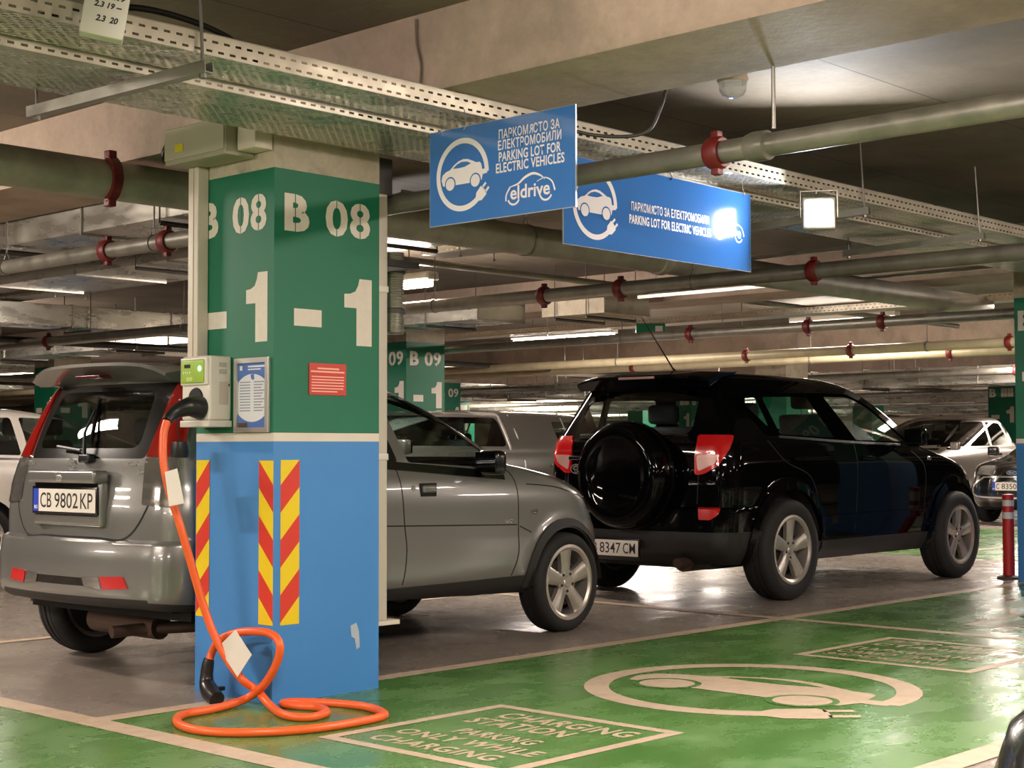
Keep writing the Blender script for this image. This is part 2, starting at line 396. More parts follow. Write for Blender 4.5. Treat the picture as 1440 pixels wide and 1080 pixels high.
# LED floodlight hung from the front of the cable tray
def floodlight():
    t = thing('floodlight', 'square LED floodlight shining white, hung under the perforated cable tray', 'floodlight', (6.94, 4.28, 2.32))
    d = Vector((-0.80, -0.58, 0.04)).normalized(); side = d.cross(Vector((0, 0, 1))).normalized(); u = side.cross(d).normalized()
    M = Matrix(((side.x, d.x, u.x, 0), (side.y, d.y, u.y, 0), (side.z, d.z, u.z, 0), (0, 0, 0, 1)))
    hs = MB().rbox(-0.085, 0.085, -0.05, 0.0, -0.085, 0.085, 0.01); hs.v = [tuple(M @ Vector(v)) for v in hs.v]; hs.build('housing', mat('floodlight_grey', '#b9b4aa', 0.4, 0.5), t)
    g = MB().rbox(-0.068, 0.068, 0.001, 0.006, -0.066, 0.066, 0.003); g.v = [tuple(M @ Vector(v)) for v in g.v]
    g.build('lens', mat('floodlight_led_glow', (0.97, 0.97, 1.0), 0.4, emit=30), t)
    br = MB().tube([M @ Vector(p) for p in ((-0.095, -0.02, -0.02), (-0.095, -0.02, 0.12), (0.095, -0.02, 0.12), (0.095, -0.02, -0.02))], 0.006, 6)
    br.build('bracket', M_GALV, t)
    MB().tube([(0.01, 0.02, 0.11), (0.01, 0.22, 0.15)], 0.008, 6).build('hanger', M_GALV, t)
    a = area_lamp('floodlight_light', (d * 0.02)[:], 0.13, 0.13, 15, (0.93, 0.95, 1.0), d); a.parent = t
    return t
floodlight()

# ================================================================== SETTING
def structure(name, mb, m, smooth=30): return tag(mb.build(name, m, None, smooth), kind='structure')
X0, X1, Y0, Y1, ZC = -18.0, 62.0, -18.0, 46.0, 2.88
structure('floor', MB().box(X0, X1, Y0, Y1, -0.2, 0.0), M_FLOOR)
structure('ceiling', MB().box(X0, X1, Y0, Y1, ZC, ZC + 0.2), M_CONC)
structure('wall_left', MB().box(X0 - 0.2, X0, Y0, Y1, 0, ZC), M_WALL)
structure('wall_right', MB().box(X1, X1 + 0.2, Y0, Y1, 0, ZC), M_WALL)
structure('wall_front', MB().box(X0, X1, Y0 - 0.2, Y0, 0, ZC), M_WALL)
structure('wall_back', MB().box(X0, X1, Y1, Y1 + 0.2, 0, ZC), M_WALL)
for k in range(-2, 8):
    xb = 4.32 + 7.86 * k
    if xb + 0.64 > X1 or xb < X0: continue
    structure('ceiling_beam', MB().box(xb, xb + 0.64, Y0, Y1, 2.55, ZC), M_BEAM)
# painted floor
def patch(name, x0, x1, y0, y1, h, m): return structure(name, MB().quad((x0, y0, h), (x1, y0, h), (x1, y1, h), (x0, y1, h)), m, 0)
patch('floor_green_bay', 3.44, 8.38, 2.60, 5.46, 0.0015, M_GREENF)
patch('floor_green_bay', 8.44, 13.4, 2.60, 5.46, 0.0015, M_GREENF)
patch('floor_green_lane', -6.0, 3.34, -2.0, 6.75, 0.0015, M_GREENF)
patch('floor_green_bay', 14.2, 19.4, 5.6, 9.6, 0.0015, M_GREENF)
patch('floor_line', 3.33, 3.455, -2.0, 6.75, 0.003, M_LINE)
patch('floor_line', 3.455, 13.4, 5.44, 5.545, 0.003, M_LINE)
patch('floor_line', 8.365, 8.465, 2.62, 5.44, 0.003, M_LINE)
patch('floor_line', 8.365, 8.465, 5.545, 8.6, 0.003, M_LINE)
patch('floor_line', 3.455, 13.4, 2.49, 2.615, 0.003, M_LINE)
patch('floor_line', 2.6, 8.3, 8.05, 8.14, 0.003, M_LINE)
patch('floor_line', 14.2, 19.4, 7.55, 7.63, 0.003, M_LINE)
patch('floor_line', 13.9, 19.6, 5.45, 5.56, 0.003, M_LINE)

# ------------------------------------------------------------------ the charging-car emblem
def arc(r, a0, a1, n=48, c=(0, 0)):
    return [(c[0] + r * math.cos(math.radians(a0 + (a1 - a0) * k / n)), c[1] + r * math.sin(math.radians(a0 + (a1 - a0) * k / n))) for k in range(n + 1)]
CAR_OUT = [(-0.74, -0.24), (-0.80, -0.08), (-0.76, 0.06), (-0.62, 0.14), (-0.46, 0.18), (-0.30, 0.30), (-0.14, 0.38), (0.04, 0.42), (0.22, 0.40), (0.40, 0.33),
           (0.54, 0.27), (0.66, 0.27), (0.72, 0.22), (0.76, 0.06), (0.92, 0.06), (0.95, -0.06), (0.78, -0.08), (0.74, -0.22), (0.60, -0.26), (-0.60, -0.26)]
CAR_WIN = [(-0.36, 0.20), (-0.20, 0.30), (-0.02, 0.35), (0.18, 0.335), (0.34, 0.27), (0.10, 0.20), (-0.14, 0.19)]
def emblem(parent, M, R, m, mbg, h=0.0):
    S = lambda P: [(p[0] * R, p[1] * R) for p in P]
    flat('ring_mark', [S(q) for q in strip(arc(0.925, -1, 312, 90), 0.15)], m, parent, M, h)
    flat('car_mark', [S(CAR_OUT)], m, parent, M, h + 0.0003)
    win = flat('window_mark', [S(CAR_WIN)], mbg, parent, M, h + 0.0007)
    for cx in (-0.46, 0.50):
        flat('wheel_gap', [S(q) for q in strip(arc(0.19, 0, 360, 32, (cx, -0.22)), 0.04)], mbg, parent, M, h + 0.0007)
        flat('wheel_mark', [S(arc(0.17, 0, 354, 30, (cx, -0.22)))], m, parent, M, h + 0.0010)
    a = math.radians(-48); c, s = math.cos(a + PI / 2), math.sin(a + PI / 2)
    px, py = 0.925 * math.cos(a), 0.925 * math.sin(a)
    rot = lambda P: [((px + c * u - s * v) * R, (py + s * u + c * v) * R) for u, v in P]
    plug = rot([(-0.06, -0.08), (0.03, -0.15), (0.26, -0.16), (0.30, -0.10), (0.30, 0.10), (0.26, 0.16), (0.03, 0.15), (-0.06, 0.08)])
    flat('plug_mark', [plug] + [rot([(0.28, v - 0.035), (0.45, v - 0.035), (0.45, v + 0.035), (0.28, v + 0.035)]) for v in (-0.085, 0.085)], m, parent, M, h + 0.0006)
    return win

# floor lettering boxes: text runs along -Y, its top towards +X
def floor_box(x0, x1, y0, y1, lines, label, h=0.003):
    t = thing('floor_marking', label, 'floor marking', ((x0 + x1) / 2, (y0 + y1) / 2, h), -PI / 2, 'lettered boxes on the green bays')
    W, H = (y1 - y0) / 2, (x1 - x0) / 2; I = Matrix.Identity(4); b = 0.055
    flat('box_outline', [[(-W, -H), (W, -H), (W, -H + b), (-W, -H + b)], [(-W, H - b), (W, H - b), (W, H), (-W, H)],
                         [(-W, -H + b), (-W + b, -H + b), (-W + b, H - b), (-W, H - b)], [(W - b, -H + b), (W, -H + b), (W, H - b), (W - b, H - b)]], M_LINE, t, I)
    for s, bx in lines:
        text_obj('lettering', s, M_LINE, t, I, box=tuple(v * (W if i < 2 else H) for i, v in enumerate(bx)), size=0.2, bold=0.006, spacing=1.1)
    return t
EN = [('CHARGING', (-0.62, 0.78, 0.52, 0.77)), ('STATION', (-0.66, 0.40, 0.20, 0.45)), ('PARKING', (-0.40, 0.44, -0.18, 0.02)), ('ONLY WHILE', (-0.74, 0.74, -0.48, -0.28)), ('CHARGING', (-0.70, 0.62, -0.78, -0.58))]
BG = [('ЗАРЯДНА', (-0.80, 0.78, 0.52, 0.77)), ('СТАНЦИЯ', (-0.80, 0.72, 0.20, 0.45)), ('ПАРКИРАНЕ', (-0.82, 0.66, -0.18, 0.02)), ('САМО ПРИ', (-0.82, 0.40, -0.48, -0.28)), ('ЗАРЕЖДАНЕ', (-0.82, 0.60, -0.78, -0.58))]
floor_box(3.79, 4.80, 3.575, 4.55, EN, 'white box on the green floor reading CHARGING STATION, in front of the charging pillar')
floor_box(6.99, 8.00, 3.49, 4.50, BG, 'white lettered box with Cyrillic words on the green floor, beyond the car emblem')
floor_box(8.86, 9.87, 3.49, 4.48, EN, 'white lettered box on the second green bay, cut by the right edge of the picture')
te = thing('floor_marking', 'large white ring with a car and plug painted on the green bay', 'floor marking', (5.91, 4.03, 0.003), -PI / 2)
emblem(te, Matrix.Identity(4), 0.76, M_LINE, M_GREENF)

# ================================================================== PILLARS
PX, PY, PW_, PD = 4.14, 5.27, 0.61, 0.56
def stencil(parent, txt, M, box, gaps, m=M_STENCIL, mg=M_GREEN, bold=0.012):
    o = text_obj('stencil_letter', txt, m, parent, M, box=box, size=0.2, bold=0.009 if txt == 'B' else 0.0055)
    for gx in gaps:
        flat('stencil_gap', [[(gx - 0.0025, box[2] - 0.004), (gx + 0.0025, box[2] - 0.004), (gx + 0.0025, box[3] + 0.004), (gx - 0.0025, box[3] + 0.004)]], mg, parent, M, 0.0006)
    return o
def one_poly(x0, x1, y0, y1):
    W, H = x1 - x0, y1 - y0; f = lambda u, v: (x0 + u * W, y0 + v * H)
    return [f(0.44, 0), f(1, 0), f(1, 1), f(0.55, 1), f(0.50, 0.90), f(0.40, 0.81), f(0.22, 0.77), f(0, 0.76), f(0, 0.56), f(0.44, 0.56)]
def pillar(x, y, code, label, letters=True, gt=2.315):
    t = thing('pillar', label, 'pillar', (x, y, 0), 0, 'numbered pillars')
    def seg(name, z0, z1, m): MB().box(0, PW_, 0, PD, z0, z1).build(name, m, t, 0)
    seg('blue_paint', 0.0, 1.126, M_BLUE); seg('white_stripe', 1.126, 1.163, M_WHITE); seg('green_paint', 1.163, gt, M_GREEN); seg('concrete_head', gt, 2.55, M_PILC)
    if not letters: return t
    for F, wd in ((frame_matrix((0, -0.0012, 0), (1, 0, 0), (0, 0, 1)), 0.61), (frame_matrix((-0.0012, PD, 0), (0, -1, 0), (0, 0, 1)), 0.56)):
        k = wd / 0.61; q = 0.0 if wd > 0.6 else -0.02
        stencil(t, code[0], F, (0.055 * k + q, 0.195 * k + q, 2.045, 2.21), [0.115 * k + q])
        stencil(t, code[1], F, (0.287 * k, 0.418 * k, 2.045, 2.21), [0.352 * k])
        stencil(t, code[2], F, (0.430 * k, 0.552 * k, 2.048, 2.211), [0.491 * k])
        flat('minus_mark', [[(0.11 * k + q * 2, 1.632), (0.266 * k + q, 1.632), (0.266 * k + q, 1.708), (0.11 * k + q * 2, 1.708)]], M_STENCIL, t, F)
        flat('numeral_one', [one_poly(0.398 * k, 0.563 * k, 1.56, 1.865)], M_STENCIL, t, F)
    return t
P8 = pillar(PX, PY, 'B08', 'near green, white and blue pillar numbered B 08 with the charger on it')
pillar(PX + 7.86, PY + 7.58, 'B09', 'green pillar numbered B 09 seen behind the grey hatchback')
pillar(PX + 15.72, PY + 15.16, 'B09', 'small distant green pillar right behind pillar B 09')
pillar(PX + 7.865, PY - 0.26, 'B09', 'green and blue pillar cut by the right edge beside the red bollard')
pillar(PX + 7.86, PY + 15.2, 'B10', 'distant green pillar left of the grey hatchback roof')
pillar(PX + 15.72, PY + 7.58, 'B10', 'distant pillar with bare cream top above the black off-roader roof', False, 2.10)
rest = [(3, 7.58, 'behind the silver crossover'), (3, 15.16, 'beyond the cream-topped pillar'), (3, 22.7, 'far off, left of centre'), (2, 22.7, 'far off at the left'), (4, 15.16, 'far off right of centre'), (4, 22.7, 'in the far aisle'), (4, 30.2, 'far off in the left aisle'), (5, 22.7, 'close to the end wall'), (2, 0, 'behind the right edge pillar')]
for i, j, d in rest:
    pillar(PX + 7.86 * i, PY + j, 'B11', 'small distant green and blue pillar ' + d, letters=(i <= 3))
# patch of bare plaster on the near pillar
pm = flat('bare_patch', [[(0.44, 0.30), (0.475, 0.31), (0.49, 0.27), (0.495, 0.20), (0.475, 0.19), (0.465, 0.24), (0.445, 0.25)]], mat('bare_plaster', '#a7b1bd', 0.7), P8, frame_matrix((0, -0.0012, 0), (1, 0, 0), (0, 0, 1)))

# hazard strips on the near pillar
M_YEL = mat('reflective_yellow', '#e8c81e', 0.35); M_RED2 = mat('reflective_red', '#d33a2c', 0.35)
def hazard(M, wd, z0, z1, up, label):
    t = thing('hazard_strip', label, 'hazard strip', M @ Vector((0, (z0 + z1) / 2, 0)), 0, 'hazard strips on the near pillar')
    Ml = M.copy(); Ml.translation = Vector((0, 0, 0)); H = z1 - z0; h2 = H / 2
    flat('yellow_backing', [[(-wd / 2, -h2), (wd / 2, -h2), (wd / 2, h2), (-wd / 2, h2)]], M_YEL, t, Ml)
    per = H / 3.0; rise = wd * 1.05 if up else -wd * 1.05; pol = []
    for k in range(-1, 5):
        c0 = h2 - 0.075 * H - k * per
        q = [(-wd / 2, c0 - rise / 2), (wd / 2, c0 + rise / 2), (wd / 2, c0 + rise / 2 - per * 0.5), (-wd / 2, c0 - rise / 2 - per * 0.5)]
        bm = [];                                       # clip to the strip
        def clip(P, f):
            out = []
            for i in range(len(P)):
                a, b = P[i - 1], P[i]; fa, fb = f(a), f(b)
                if fa * fb < 0: u = fa / (fa - fb); out.append((a[0] + (b[0] - a[0]) * u, a[1] + (b[1] - a[1]) * u))
                if fb >= 0: out.append(b)
            return out
        q = clip(q, lambda p: h2 - p[1])
        if q: q = clip(q, lambda p: p[1] + h2)
        if len(q) >= 3: pol.append(q)
    flat('red_stripes', pol, M_RED2, t, Ml, 0.0004)
    return t
FM = frame_matrix((PX, PY - 0.0016, 0), (1, 0, 0), (0, 0, 1)); FL = frame_matrix((PX - 0.0016, PY + PD, 0), (0, -1, 0), (0, 0, 1))
hazard(FM @ Matrix.Translation((0.092, 0, 0)), 0.104, 0.334, 1.045, True, 'red and yellow hazard strip on the right face of the charging pillar')
hazard(FL @ Matrix.Translation((PD - 0.052 + 0.008, 0, 0)) @ Matrix.Translation((-0.002, 0, 0)), 0.100, 0.336, 1.043, False, 'red and yellow hazard strip on the left pillar face, at the corner')
hazard(FL @ Matrix.Translation((0.055, 0, 0)), 0.100, 0.340, 1.043, True, 'red and yellow hazard strip at the left pillar edge, behind the orange cable')
# red notice
tn = thing('notice', 'small red notice with pale text on the green pillar face', 'notice', (PX + 0.30, PY - 0.002, 1.402))
In = frame_matrix((0, 0, 0), (1, 0, 0), (0, 0, 1))
MB().box(-0.106, 0.106, -0.003, 0.002, -0.07, 0.07).build('plate', mat('notice_red', '#c8392c', 0.45), tn, 0)
M_PINK = mat('notice_text_pink', '#f2b6a2', 0.6); In2 = frame_matrix((0, -0.0036, 0), (1, 0, 0), (0, 0, 1))
flat('text_lines', [[(-0.06, 0.044), (0.065, 0.043), (0.065, 0.050), (-0.06, 0.051)], [(-0.098, 0.030), (0.096, 0.029), (0.096, 0.036), (-0.098, 0.037)]] +
     [[(-0.094, y), (x, y), (x, y + 0.005), (-0.094, y + 0.005)] for y, x in ((0.008, 0.094), (-0.005, 0.094), (-0.018, 0.092), (-0.031, 0.094), (-0.044, 0.09), (-0.057, 0.055))], M_PINK, tn, In2)
# framed instruction sheet on the left face
tf = thing('framed_notice', 'aluminium framed blue and white instruction sheet beside the charger', 'framed notice', (PX - 0.001, 5.41, 1.328))
MF = frame_matrix((-0.006, 0, 0), (0, -1, 0), (0, 0, 1)); M_ALU = mat('aluminium_frame', '#c9c6bf', 0.3, 0.8)
fr = MB()
for a, b, c, d in ((-0.121, 0.121, 0.141, 0.163), (-0.121, 0.121, -0.163, -0.141), (-0.121, -0.099, -0.141, 0.141), (0.099, 0.121, -0.141, 0.141)): fr.box(-0.016, 0.0, -b, -a, c, d)
fr.build('frame', M_ALU, tf, 0)
M_SHB = mat('sheet_blue', '#4c6fb5', 0.4); M_SHW = mat('sheet_white', '#dcdce2', 0.5)
flat('sheet', [[(-0.1, -0.142), (0.1, -0.142), (0.1, 0.142), (-0.1, 0.142)]], M_SHB, tf, MF)
flat('sheet_white_field', [[(max(-0.1, min(0.1, 0.132 * math.cos(a))), -0.012 + 0.105 * math.sin(a)) for a in [2 * PI * k / 48 for k in range(48)]]], M_SHW, tf, MF, 0.0005)
flat('text_lines', [[(-0.088, 0.055 - 0.0125 * k), (-0.012, 0.055 - 0.0125 * k), (-0.012, 0.060 - 0.0125 * k), (-0.088, 0.060 - 0.0125 * k)] for k in range(11)] +
     [[(0.012, 0.055 - 0.0125 * k), (0.086 - 0.01 * (k % 3), 0.055 - 0.0125 * k), (0.086 - 0.01 * (k % 3), 0.060 - 0.0125 * k), (0.012, 0.060 - 0.0125 * k)] for k in range(11)], mat('sheet_text_grey', '#8d93a6', 0.6), tf, MF, 0.001)
flat('heading_lines', [[(-0.03, 0.122), (0.09, 0.122), (0.09, 0.129), (-0.03, 0.129)], [(-0.03, 0.110), (0.06, 0.110), (0.06, 0.116), (-0.03, 0.116)], [(-0.088, 0.11), (-0.07, 0.11), (-0.07, 0.13), (-0.088, 0.13)]], M_SHW, tf, MF, 0.001)
flat('map_mark', [[(-0.01, 0.09), (0.012, 0.094), (0.016, 0.07), (0.002, 0.066), (-0.008, 0.075)]], M_SHB, tf, MF, 0.001)
flat('dark_logo_panel', [[(-0.1, -0.142), (-0.034, -0.142), (-0.034, -0.120), (-0.1, -0.120)]], mat('sheet_dark', '#4a3630', 0.5), tf, MF, 0.001)

# ------------------------------------------------------------------ trunking, boxes and pipes on the near pillar
M_TRUNK = mat('cream_trunking', '#cfc4b3', 0.45, noise=0.08, nscale=6)
tk = thing('cable_trunking', 'cream plastic trunking running down the left edge of the charging pillar', 'trunking', (PX - 0.03, 5.79, 1.21))
MB().rbox(-0.03, 0.029, -0.045, 0.03, 0.0, 1.16, 0.005).build('duct_body', M_TRUNK, tk)
MB().box(-0.0315, -0.030, -0.015, -0.011, 0.0, 1.16).build('cover_joint', mat('trunk_joint', '#8f8778', 0.6), tk, 0)
bx = thing('junction_box', 'grey green cable box with a yellow sticker at the top of the charging pillar', 'junction box', (PX - 0.10, 5.60, 2.37))
MB().rbox(-0.06, 0.099, -0.19, 0.26, 0.0, 0.165, 0.008).build('box_body', mat('box_grey_green', '#9a9680', 0.5), bx)
MB().rbox(-0.066, -0.061, -0.185, 0.255, 0.02, 0.16, 0.002).build('lid', mat('box_lid', '#a8a48d', 0.45), bx)
MB().box(-0.069, -0.0665, 0.11, 0.17, 0.05, 0.085).build('yellow_sticker', mat('sticker_yellow', '#d2c415', 0.5), bx, 0)
MB().tube(catmull([(-0.02, 0.26, 0.09), (-0.02, 0.31, 0.10), (-0.02, 0.33, 0.06), (-0.02, 0.30, 0.03), (-0.02, 0.262, 0.04)], 6), 0.012, 8).build('black_cable_loop', M_BLACK, bx)
b2 = thing('junction_box', 'narrow cream box beside the cable box at the top of the charging pillar', 'junction box', (PX - 0.06, 5.34, 2.37))
MB().rbox(-0.04, 0.059, -0.06, 0.065, 0.02, 0.175, 0.006).build('box_body', M_TRUNK, b2)
vp = thing('vertical_duct', 'slim pale vertical duct down the right side of the charging pillar', 'duct', (4.80, 5.36, 0.30))
MB().rbox(-0.045, 0.03, -0.06, 0.05, 0.0, 1.98, 0.006).build('duct_body', mat('grey_white_duct', '#bdb4a6', 0.4, 0.2), vp)
for z in (0.74, 1.52): MB().rbox(-0.047, 0.034, -0.064, 0.054, z, z + 0.03, 0.003).build('joint_band', mat('grey_white_duct2', '#d2cabc', 0.4, 0.2), vp)
MB().box(-0.05, 0.10, -0.07, 0.0, -0.02, 0.0).build('foot_lip', M_TRUNK, vp, 0)
MB().rbox(-0.045, 0.10, -0.02, 0.05, 1.98, 2.16, 0.01).build('top_elbow', M_STEEL, vp)
fx = thing('flexible_duct', 'shiny corrugated flexible pipe behind the right side of the charging pillar', 'duct', (5.15, 5.62, 1.66)); MB().box(-0.315, -0.05, -0.25, -0.22, 0.30, 0.33).box(-0.08, -0.05, -0.22, 0.0, 0.30, 0.33).build('wall_bracket', M_STEEL, fx, 0)
pr_ = []
for k in range(34):
    z = 0.0 + k * 0.012; pr_ += [(0.055, z), (0.063, z + 0.006)]
MB().lathe([(0.0, 0.0)] + pr_ + [(0.0, 34 * 0.012)], 'z', n=20).build('hose', mat('flexible_aluminium', '#c9c6c0', 0.25, 0.9), fx, 60)
for z in (0.1, 0.3): MB().lathe([(0.062, z), (0.069, z), (0.069, z + 0.02), (0.062, z + 0.02)], 'z', n=20, closed=True).build('clamp', M_STEEL, fx)

# ================================================================== CHARGER AND ITS CABLE
ch = thing('wall_charger', 'white wall charger with a green display and a black plug in its socket', 'charger', (4.02, 5.67, 1.19))
M_CHW = mat('charger_white', '#ddd6ca', 0.38)
MB().rbox(0.0, 0.119, -0.105, 0.105, 0.03, 0.315, 0.014, 4).build('housing', M_CHW, ch)
MB().rbox(-0.012, 0.02, -0.10, 0.10, 0.185, 0.308, 0.008).build('display_cover', M_CHW, ch)
MB().rbox(-0.016, -0.010, -0.082, 0.088, 0.195, 0.298, 0.006).build('green_panel', mat('charger_lime', '#98b83c', 0.4), ch)
MB().box(-0.0175, -0.016, 0.018, 0.062, 0.262, 0.278).build('screen', mat('charger_screen', '#3b4038', 0.2), ch, 0)
MB().lathe([(0.0, -0.0185), (0.011, -0.0175), (0.012, -0.016)], 'x', (0, -0.052, 0.258), 20).build('status_light', mat('charger_green_glow', (0.12, 1.0, 0.30), 0.4, emit=6), ch)
for k in range(4): MB().rbox(-0.0178, -0.016, 0.015 + 0.016 * k, 0.024 + 0.016 * k, 0.236, 0.246, 0.001, 1).build('key', mat('charger_key', '#dfe0b8', 0.4), ch)
MB().box(-0.0172, -0.016, 0.0, 0.045, 0.203, 0.222).build('card_mark', mat('charger_card_mark', '#b3cc62', 0.5), ch, 0)
MB().rbox(-0.006, 0.119, -0.11, 0.11, 0.0, 0.03, 0.006).build('base_tray', M_CHW, ch)
MB().lathe([(0.0, -0.006), (0.052, -0.006), (0.058, 0.004)], 'x', (0, -0.005, 0.12), 28).build('socket_ring', M_BLACK, ch)
MB().rbox(0.05, 0.10, -0.1075, -0.1045, 0.10, 0.20, 0.001, 1).build('rating_plate', mat('charger_plate', '#c3b6a8', 0.5), ch)
for k in range(2): MB().rbox(0.05, 0.09, -0.1075, -0.1045, 0.235 + 0.03 * k, 0.255 + 0.03 * k, 0.001, 1).build('vent_grille', mat('charger_vent', '#b7b1a6', 0.5), ch)
MB().box(0.098, 0.106, -0.107, -0.104, 0.18, 0.192).build('lock', M_BLACK, ch, 0)

M_OR = mat('orange_cable_sheath', '#f0642a', 0.38, noise=0.05, nscale=40)
cb = thing('charging_cable', 'orange charging cable with black connectors hanging from the charger and coiled on the floor', 'charging cable', (4.05, 5.3, 0))
def loc_(pts): return [(p[0] - 4.05, p[1] - 5.3, p[2]) for p in pts]
CABLE = [(3.860, 5.652, 1.215), (3.840, 5.648, 1.153), (3.830, 5.632, 1.037), (3.840, 5.603, 0.915), (3.860, 5.556, 0.778), (3.900, 5.528, 0.610), (3.940, 5.500, 0.442), (3.970, 5.458, 0.306), (4.000, 5.407, 0.202), (4.030, 5.337, 0.115), (4.080, 5.304, 0.068), (4.042, 5.148, 0.018), (3.952, 4.941, 0.018), (3.985, 4.833, 0.018), (4.106, 4.872, 0.018), (4.162, 4.989, 0.018), (4.129, 5.078, 0.018), (4.130, 5.183, 0.018), (4.198, 5.163, 0.018), (4.276, 5.023, 0.018), (4.308, 4.856, 0.018), (4.261, 4.702, 0.018), (4.190, 4.632, 0.018), (4.036, 4.611, 0.018), (3.833, 4.628, 0.018), (3.658, 4.710, 0.018), (3.549, 4.830, 0.018), (3.516, 4.976, 0.018), (3.570, 5.144, 0.018), (3.682, 5.262, 0.018), (3.846, 5.284, 0.018), (4.040, 5.325, 0.031), (4.060, 5.220, 0.103), (4.070, 5.147, 0.204), (4.070, 5.133, 0.279), (4.070, 5.196, 0.315), (4.060, 5.304, 0.317), (4.050, 5.425, 0.299), (4.040, 5.513, 0.262), (4.030, 5.545, 0.217), (4.020, 5.552, 0.181)]
MB().tube(catmull(loc_(CABLE), 6), 0.0175, 12).build('cable', M_OR, cb, 60)
# connector in the charger socket: grip sloping down and forward
pg = catmull(loc_([(4.020, 5.626, 1.273), (3.965, 5.628, 1.279), (3.920, 5.649, 1.263), (3.885, 5.656, 1.240), (3.860, 5.652, 1.215)]), 5)
rr = [0.052, 0.052, 0.050, 0.049, 0.047, 0.046, 0.043, 0.040, 0.038, 0.036, 0.034, 0.032, 0.030, 0.029, 0.028, 0.027, 0.026, 0.025, 0.024, 0.023, 0.022]
MB().tube(pg, rr[:len(pg)], 18).build('plug', M_BLACK, cb, 50)
hc = catmull(loc_([(4.020, 5.557, 0.183), (4.015, 5.565, 0.125), (4.010, 5.557, 0.074), (4.000, 5.512, 0.040), (3.990, 5.457, 0.020)]), 5)
r2 = [0.022, 0.024, 0.026, 0.027, 0.028, 0.028, 0.028, 0.029, 0.030, 0.032, 0.034, 0.036, 0.038, 0.039, 0.040, 0.040, 0.039, 0.038, 0.037, 0.036, 0.035]
MB().tube(hc, (r2 + [0.035] * 30)[:len(hc)], 18).build('vehicle_connector', mat('dark_connector_plastic', '#251f1f', 0.28), cb, 50)
hcx = hc[12]; MB().rbox(hcx[0] + 0.0, hcx[0] + 0.05, hcx[1] - 0.055, hcx[1] - 0.03, hcx[2] - 0.01, hcx[2] + 0.008, 0.004, 2).build('latch', M_BLACK, cb)
def tag_card(corners, red=False):
    P = [Vector(c) - Vector((4.05, 5.3, 0)) for c in corners]; n = (P[1] - P[0]).cross(P[3] - P[0]).normalized() * 0.0012
    mb = MB().add([p + n for p in P] + [p - n for p in P], [(0, 1, 2, 3), (7, 6, 5, 4)] + [(i, i + 4, (i + 1) % 4 + 4, (i + 1) % 4) for i in range(4)])
    o = mb.build('paper_tag', M_PAPER, cb, 0)
    ux = P[1] - P[0]; uy = P[3] - P[0]
    F = Matrix(((ux.x, uy.x, n.x, P[0].x), (ux.y, uy.y, n.y, P[0].y), (ux.z, uy.z, n.z, P[0].z), (0, 0, 0, 1)))
    for s in (1.6, -1.6):
        if red: 
            flat('red_ring_mark', strip(arc(0.16, 0, 360, 24, (0.40, 0.5)), 0.05), M_RED2, o, F, s); break
        flat('printed_lines', [[(0.1, 0.12 + 0.09 * k), (0.9 - 0.1 * (k % 3), 0.12 + 0.09 * k), (0.9 - 0.1 * (k % 3), 0.15 + 0.09 * k), (0.1, 0.15 + 0.09 * k)] for k in range(9)], mat('tag_print', '#c8a9a0', 0.7), o, F, s); break
    return o
tag_card([(3.800, 5.577, 0.995), (3.800, 5.488, 1.011), (3.800, 5.435, 0.865), (3.800, 5.543, 0.850)], True); tag_card([(3.990, 5.330, 0.327), (3.990, 5.217, 0.232), (3.990, 5.313, 0.131), (3.990, 5.450, 0.245)])
MB().tube(catmull(loc_([(3.95, 5.69, 1.27), (3.945, 5.70, 1.20), (3.96, 5.70, 1.13)]), 5), 0.003, 6).build('cap_string', M_BLACK, cb)
MB().lathe([(0.0, 0.0), (0.036, 0.0), (0.042, 0.02), (0.036, 0.07), (0.0, 0.075)], 'z', (3.96 - 4.05, 5.70 - 5.3, 1.055), 20).build('dust_cap', M_BLACK, cb)
# ================================================================== HANGING SIGNS
M_SIGN = mat('sign_blue', '#3b73ba', 0.10, coat=0.6, noise=0.03, nscale=3); M_SIGNW = mat('sign_white', '#e4dede', 0.3); M_EDGE = mat('sign_edge', '#bfc4cc', 0.3, 0.6)
def eldrive(parent, M, cx, cy, W, h=0.001):
    """logo lettering with a car outline over it; W its width"""
    H = W * 0.36
    text_obj('logo_lettering', 'eldrive', M_SIGNW, parent, M @ Matrix.Translation((0, 0, h)), box=(cx - 0.40 * W, cx + 0.40 * W, cy - 0.09 * W, cy + 0.12 * W), size=0.2, bold=0.004)
    top = catmull([(cx + u * W, cy + v * W, 0) for u, v in ((-0.40, 0.11), (-0.24, 0.14), (-0.10, 0.22), (0.06, 0.26), (0.20, 0.22), (0.30, 0.15))], 8)
    flat('logo_roof_line', strip([p[:2] for p in top], [0.012 * W + 0.028 * W * math.sin(PI * i / (len(top) - 1)) for i in range(len(top))]), M_SIGNW, parent, M, h)
    tail = catmull([(cx + u * W, cy + v * W, 0) for u, v in ((0.14, 0.13), (0.30, 0.17), (0.44, 0.10), (0.50, -0.04))], 8)
    flat('logo_tail_line', strip([p[:2] for p in tail], [0.01 * W + 0.022 * W * i / len(tail) for i in range(len(tail))]), M_SIGNW, parent, M, h)
    nose = catmull([(cx + u * W, cy + v * W, 0) for u, v in ((-0.40, 0.11), (-0.48, 0.0), (-0.49, -0.10))], 6)
    flat('logo_nose_line', strip([p[:2] for p in nose], 0.028 * W), M_SIGNW, parent, M, h)
    for u in (-0.33, 0.32):
        flat('logo_wheel_arc', strip(arc(0.12 * W, 200, 335, 20, (cx + u * W, cy - 0.045 * W)), 0.03 * W), M_SIGNW, parent, M, h)
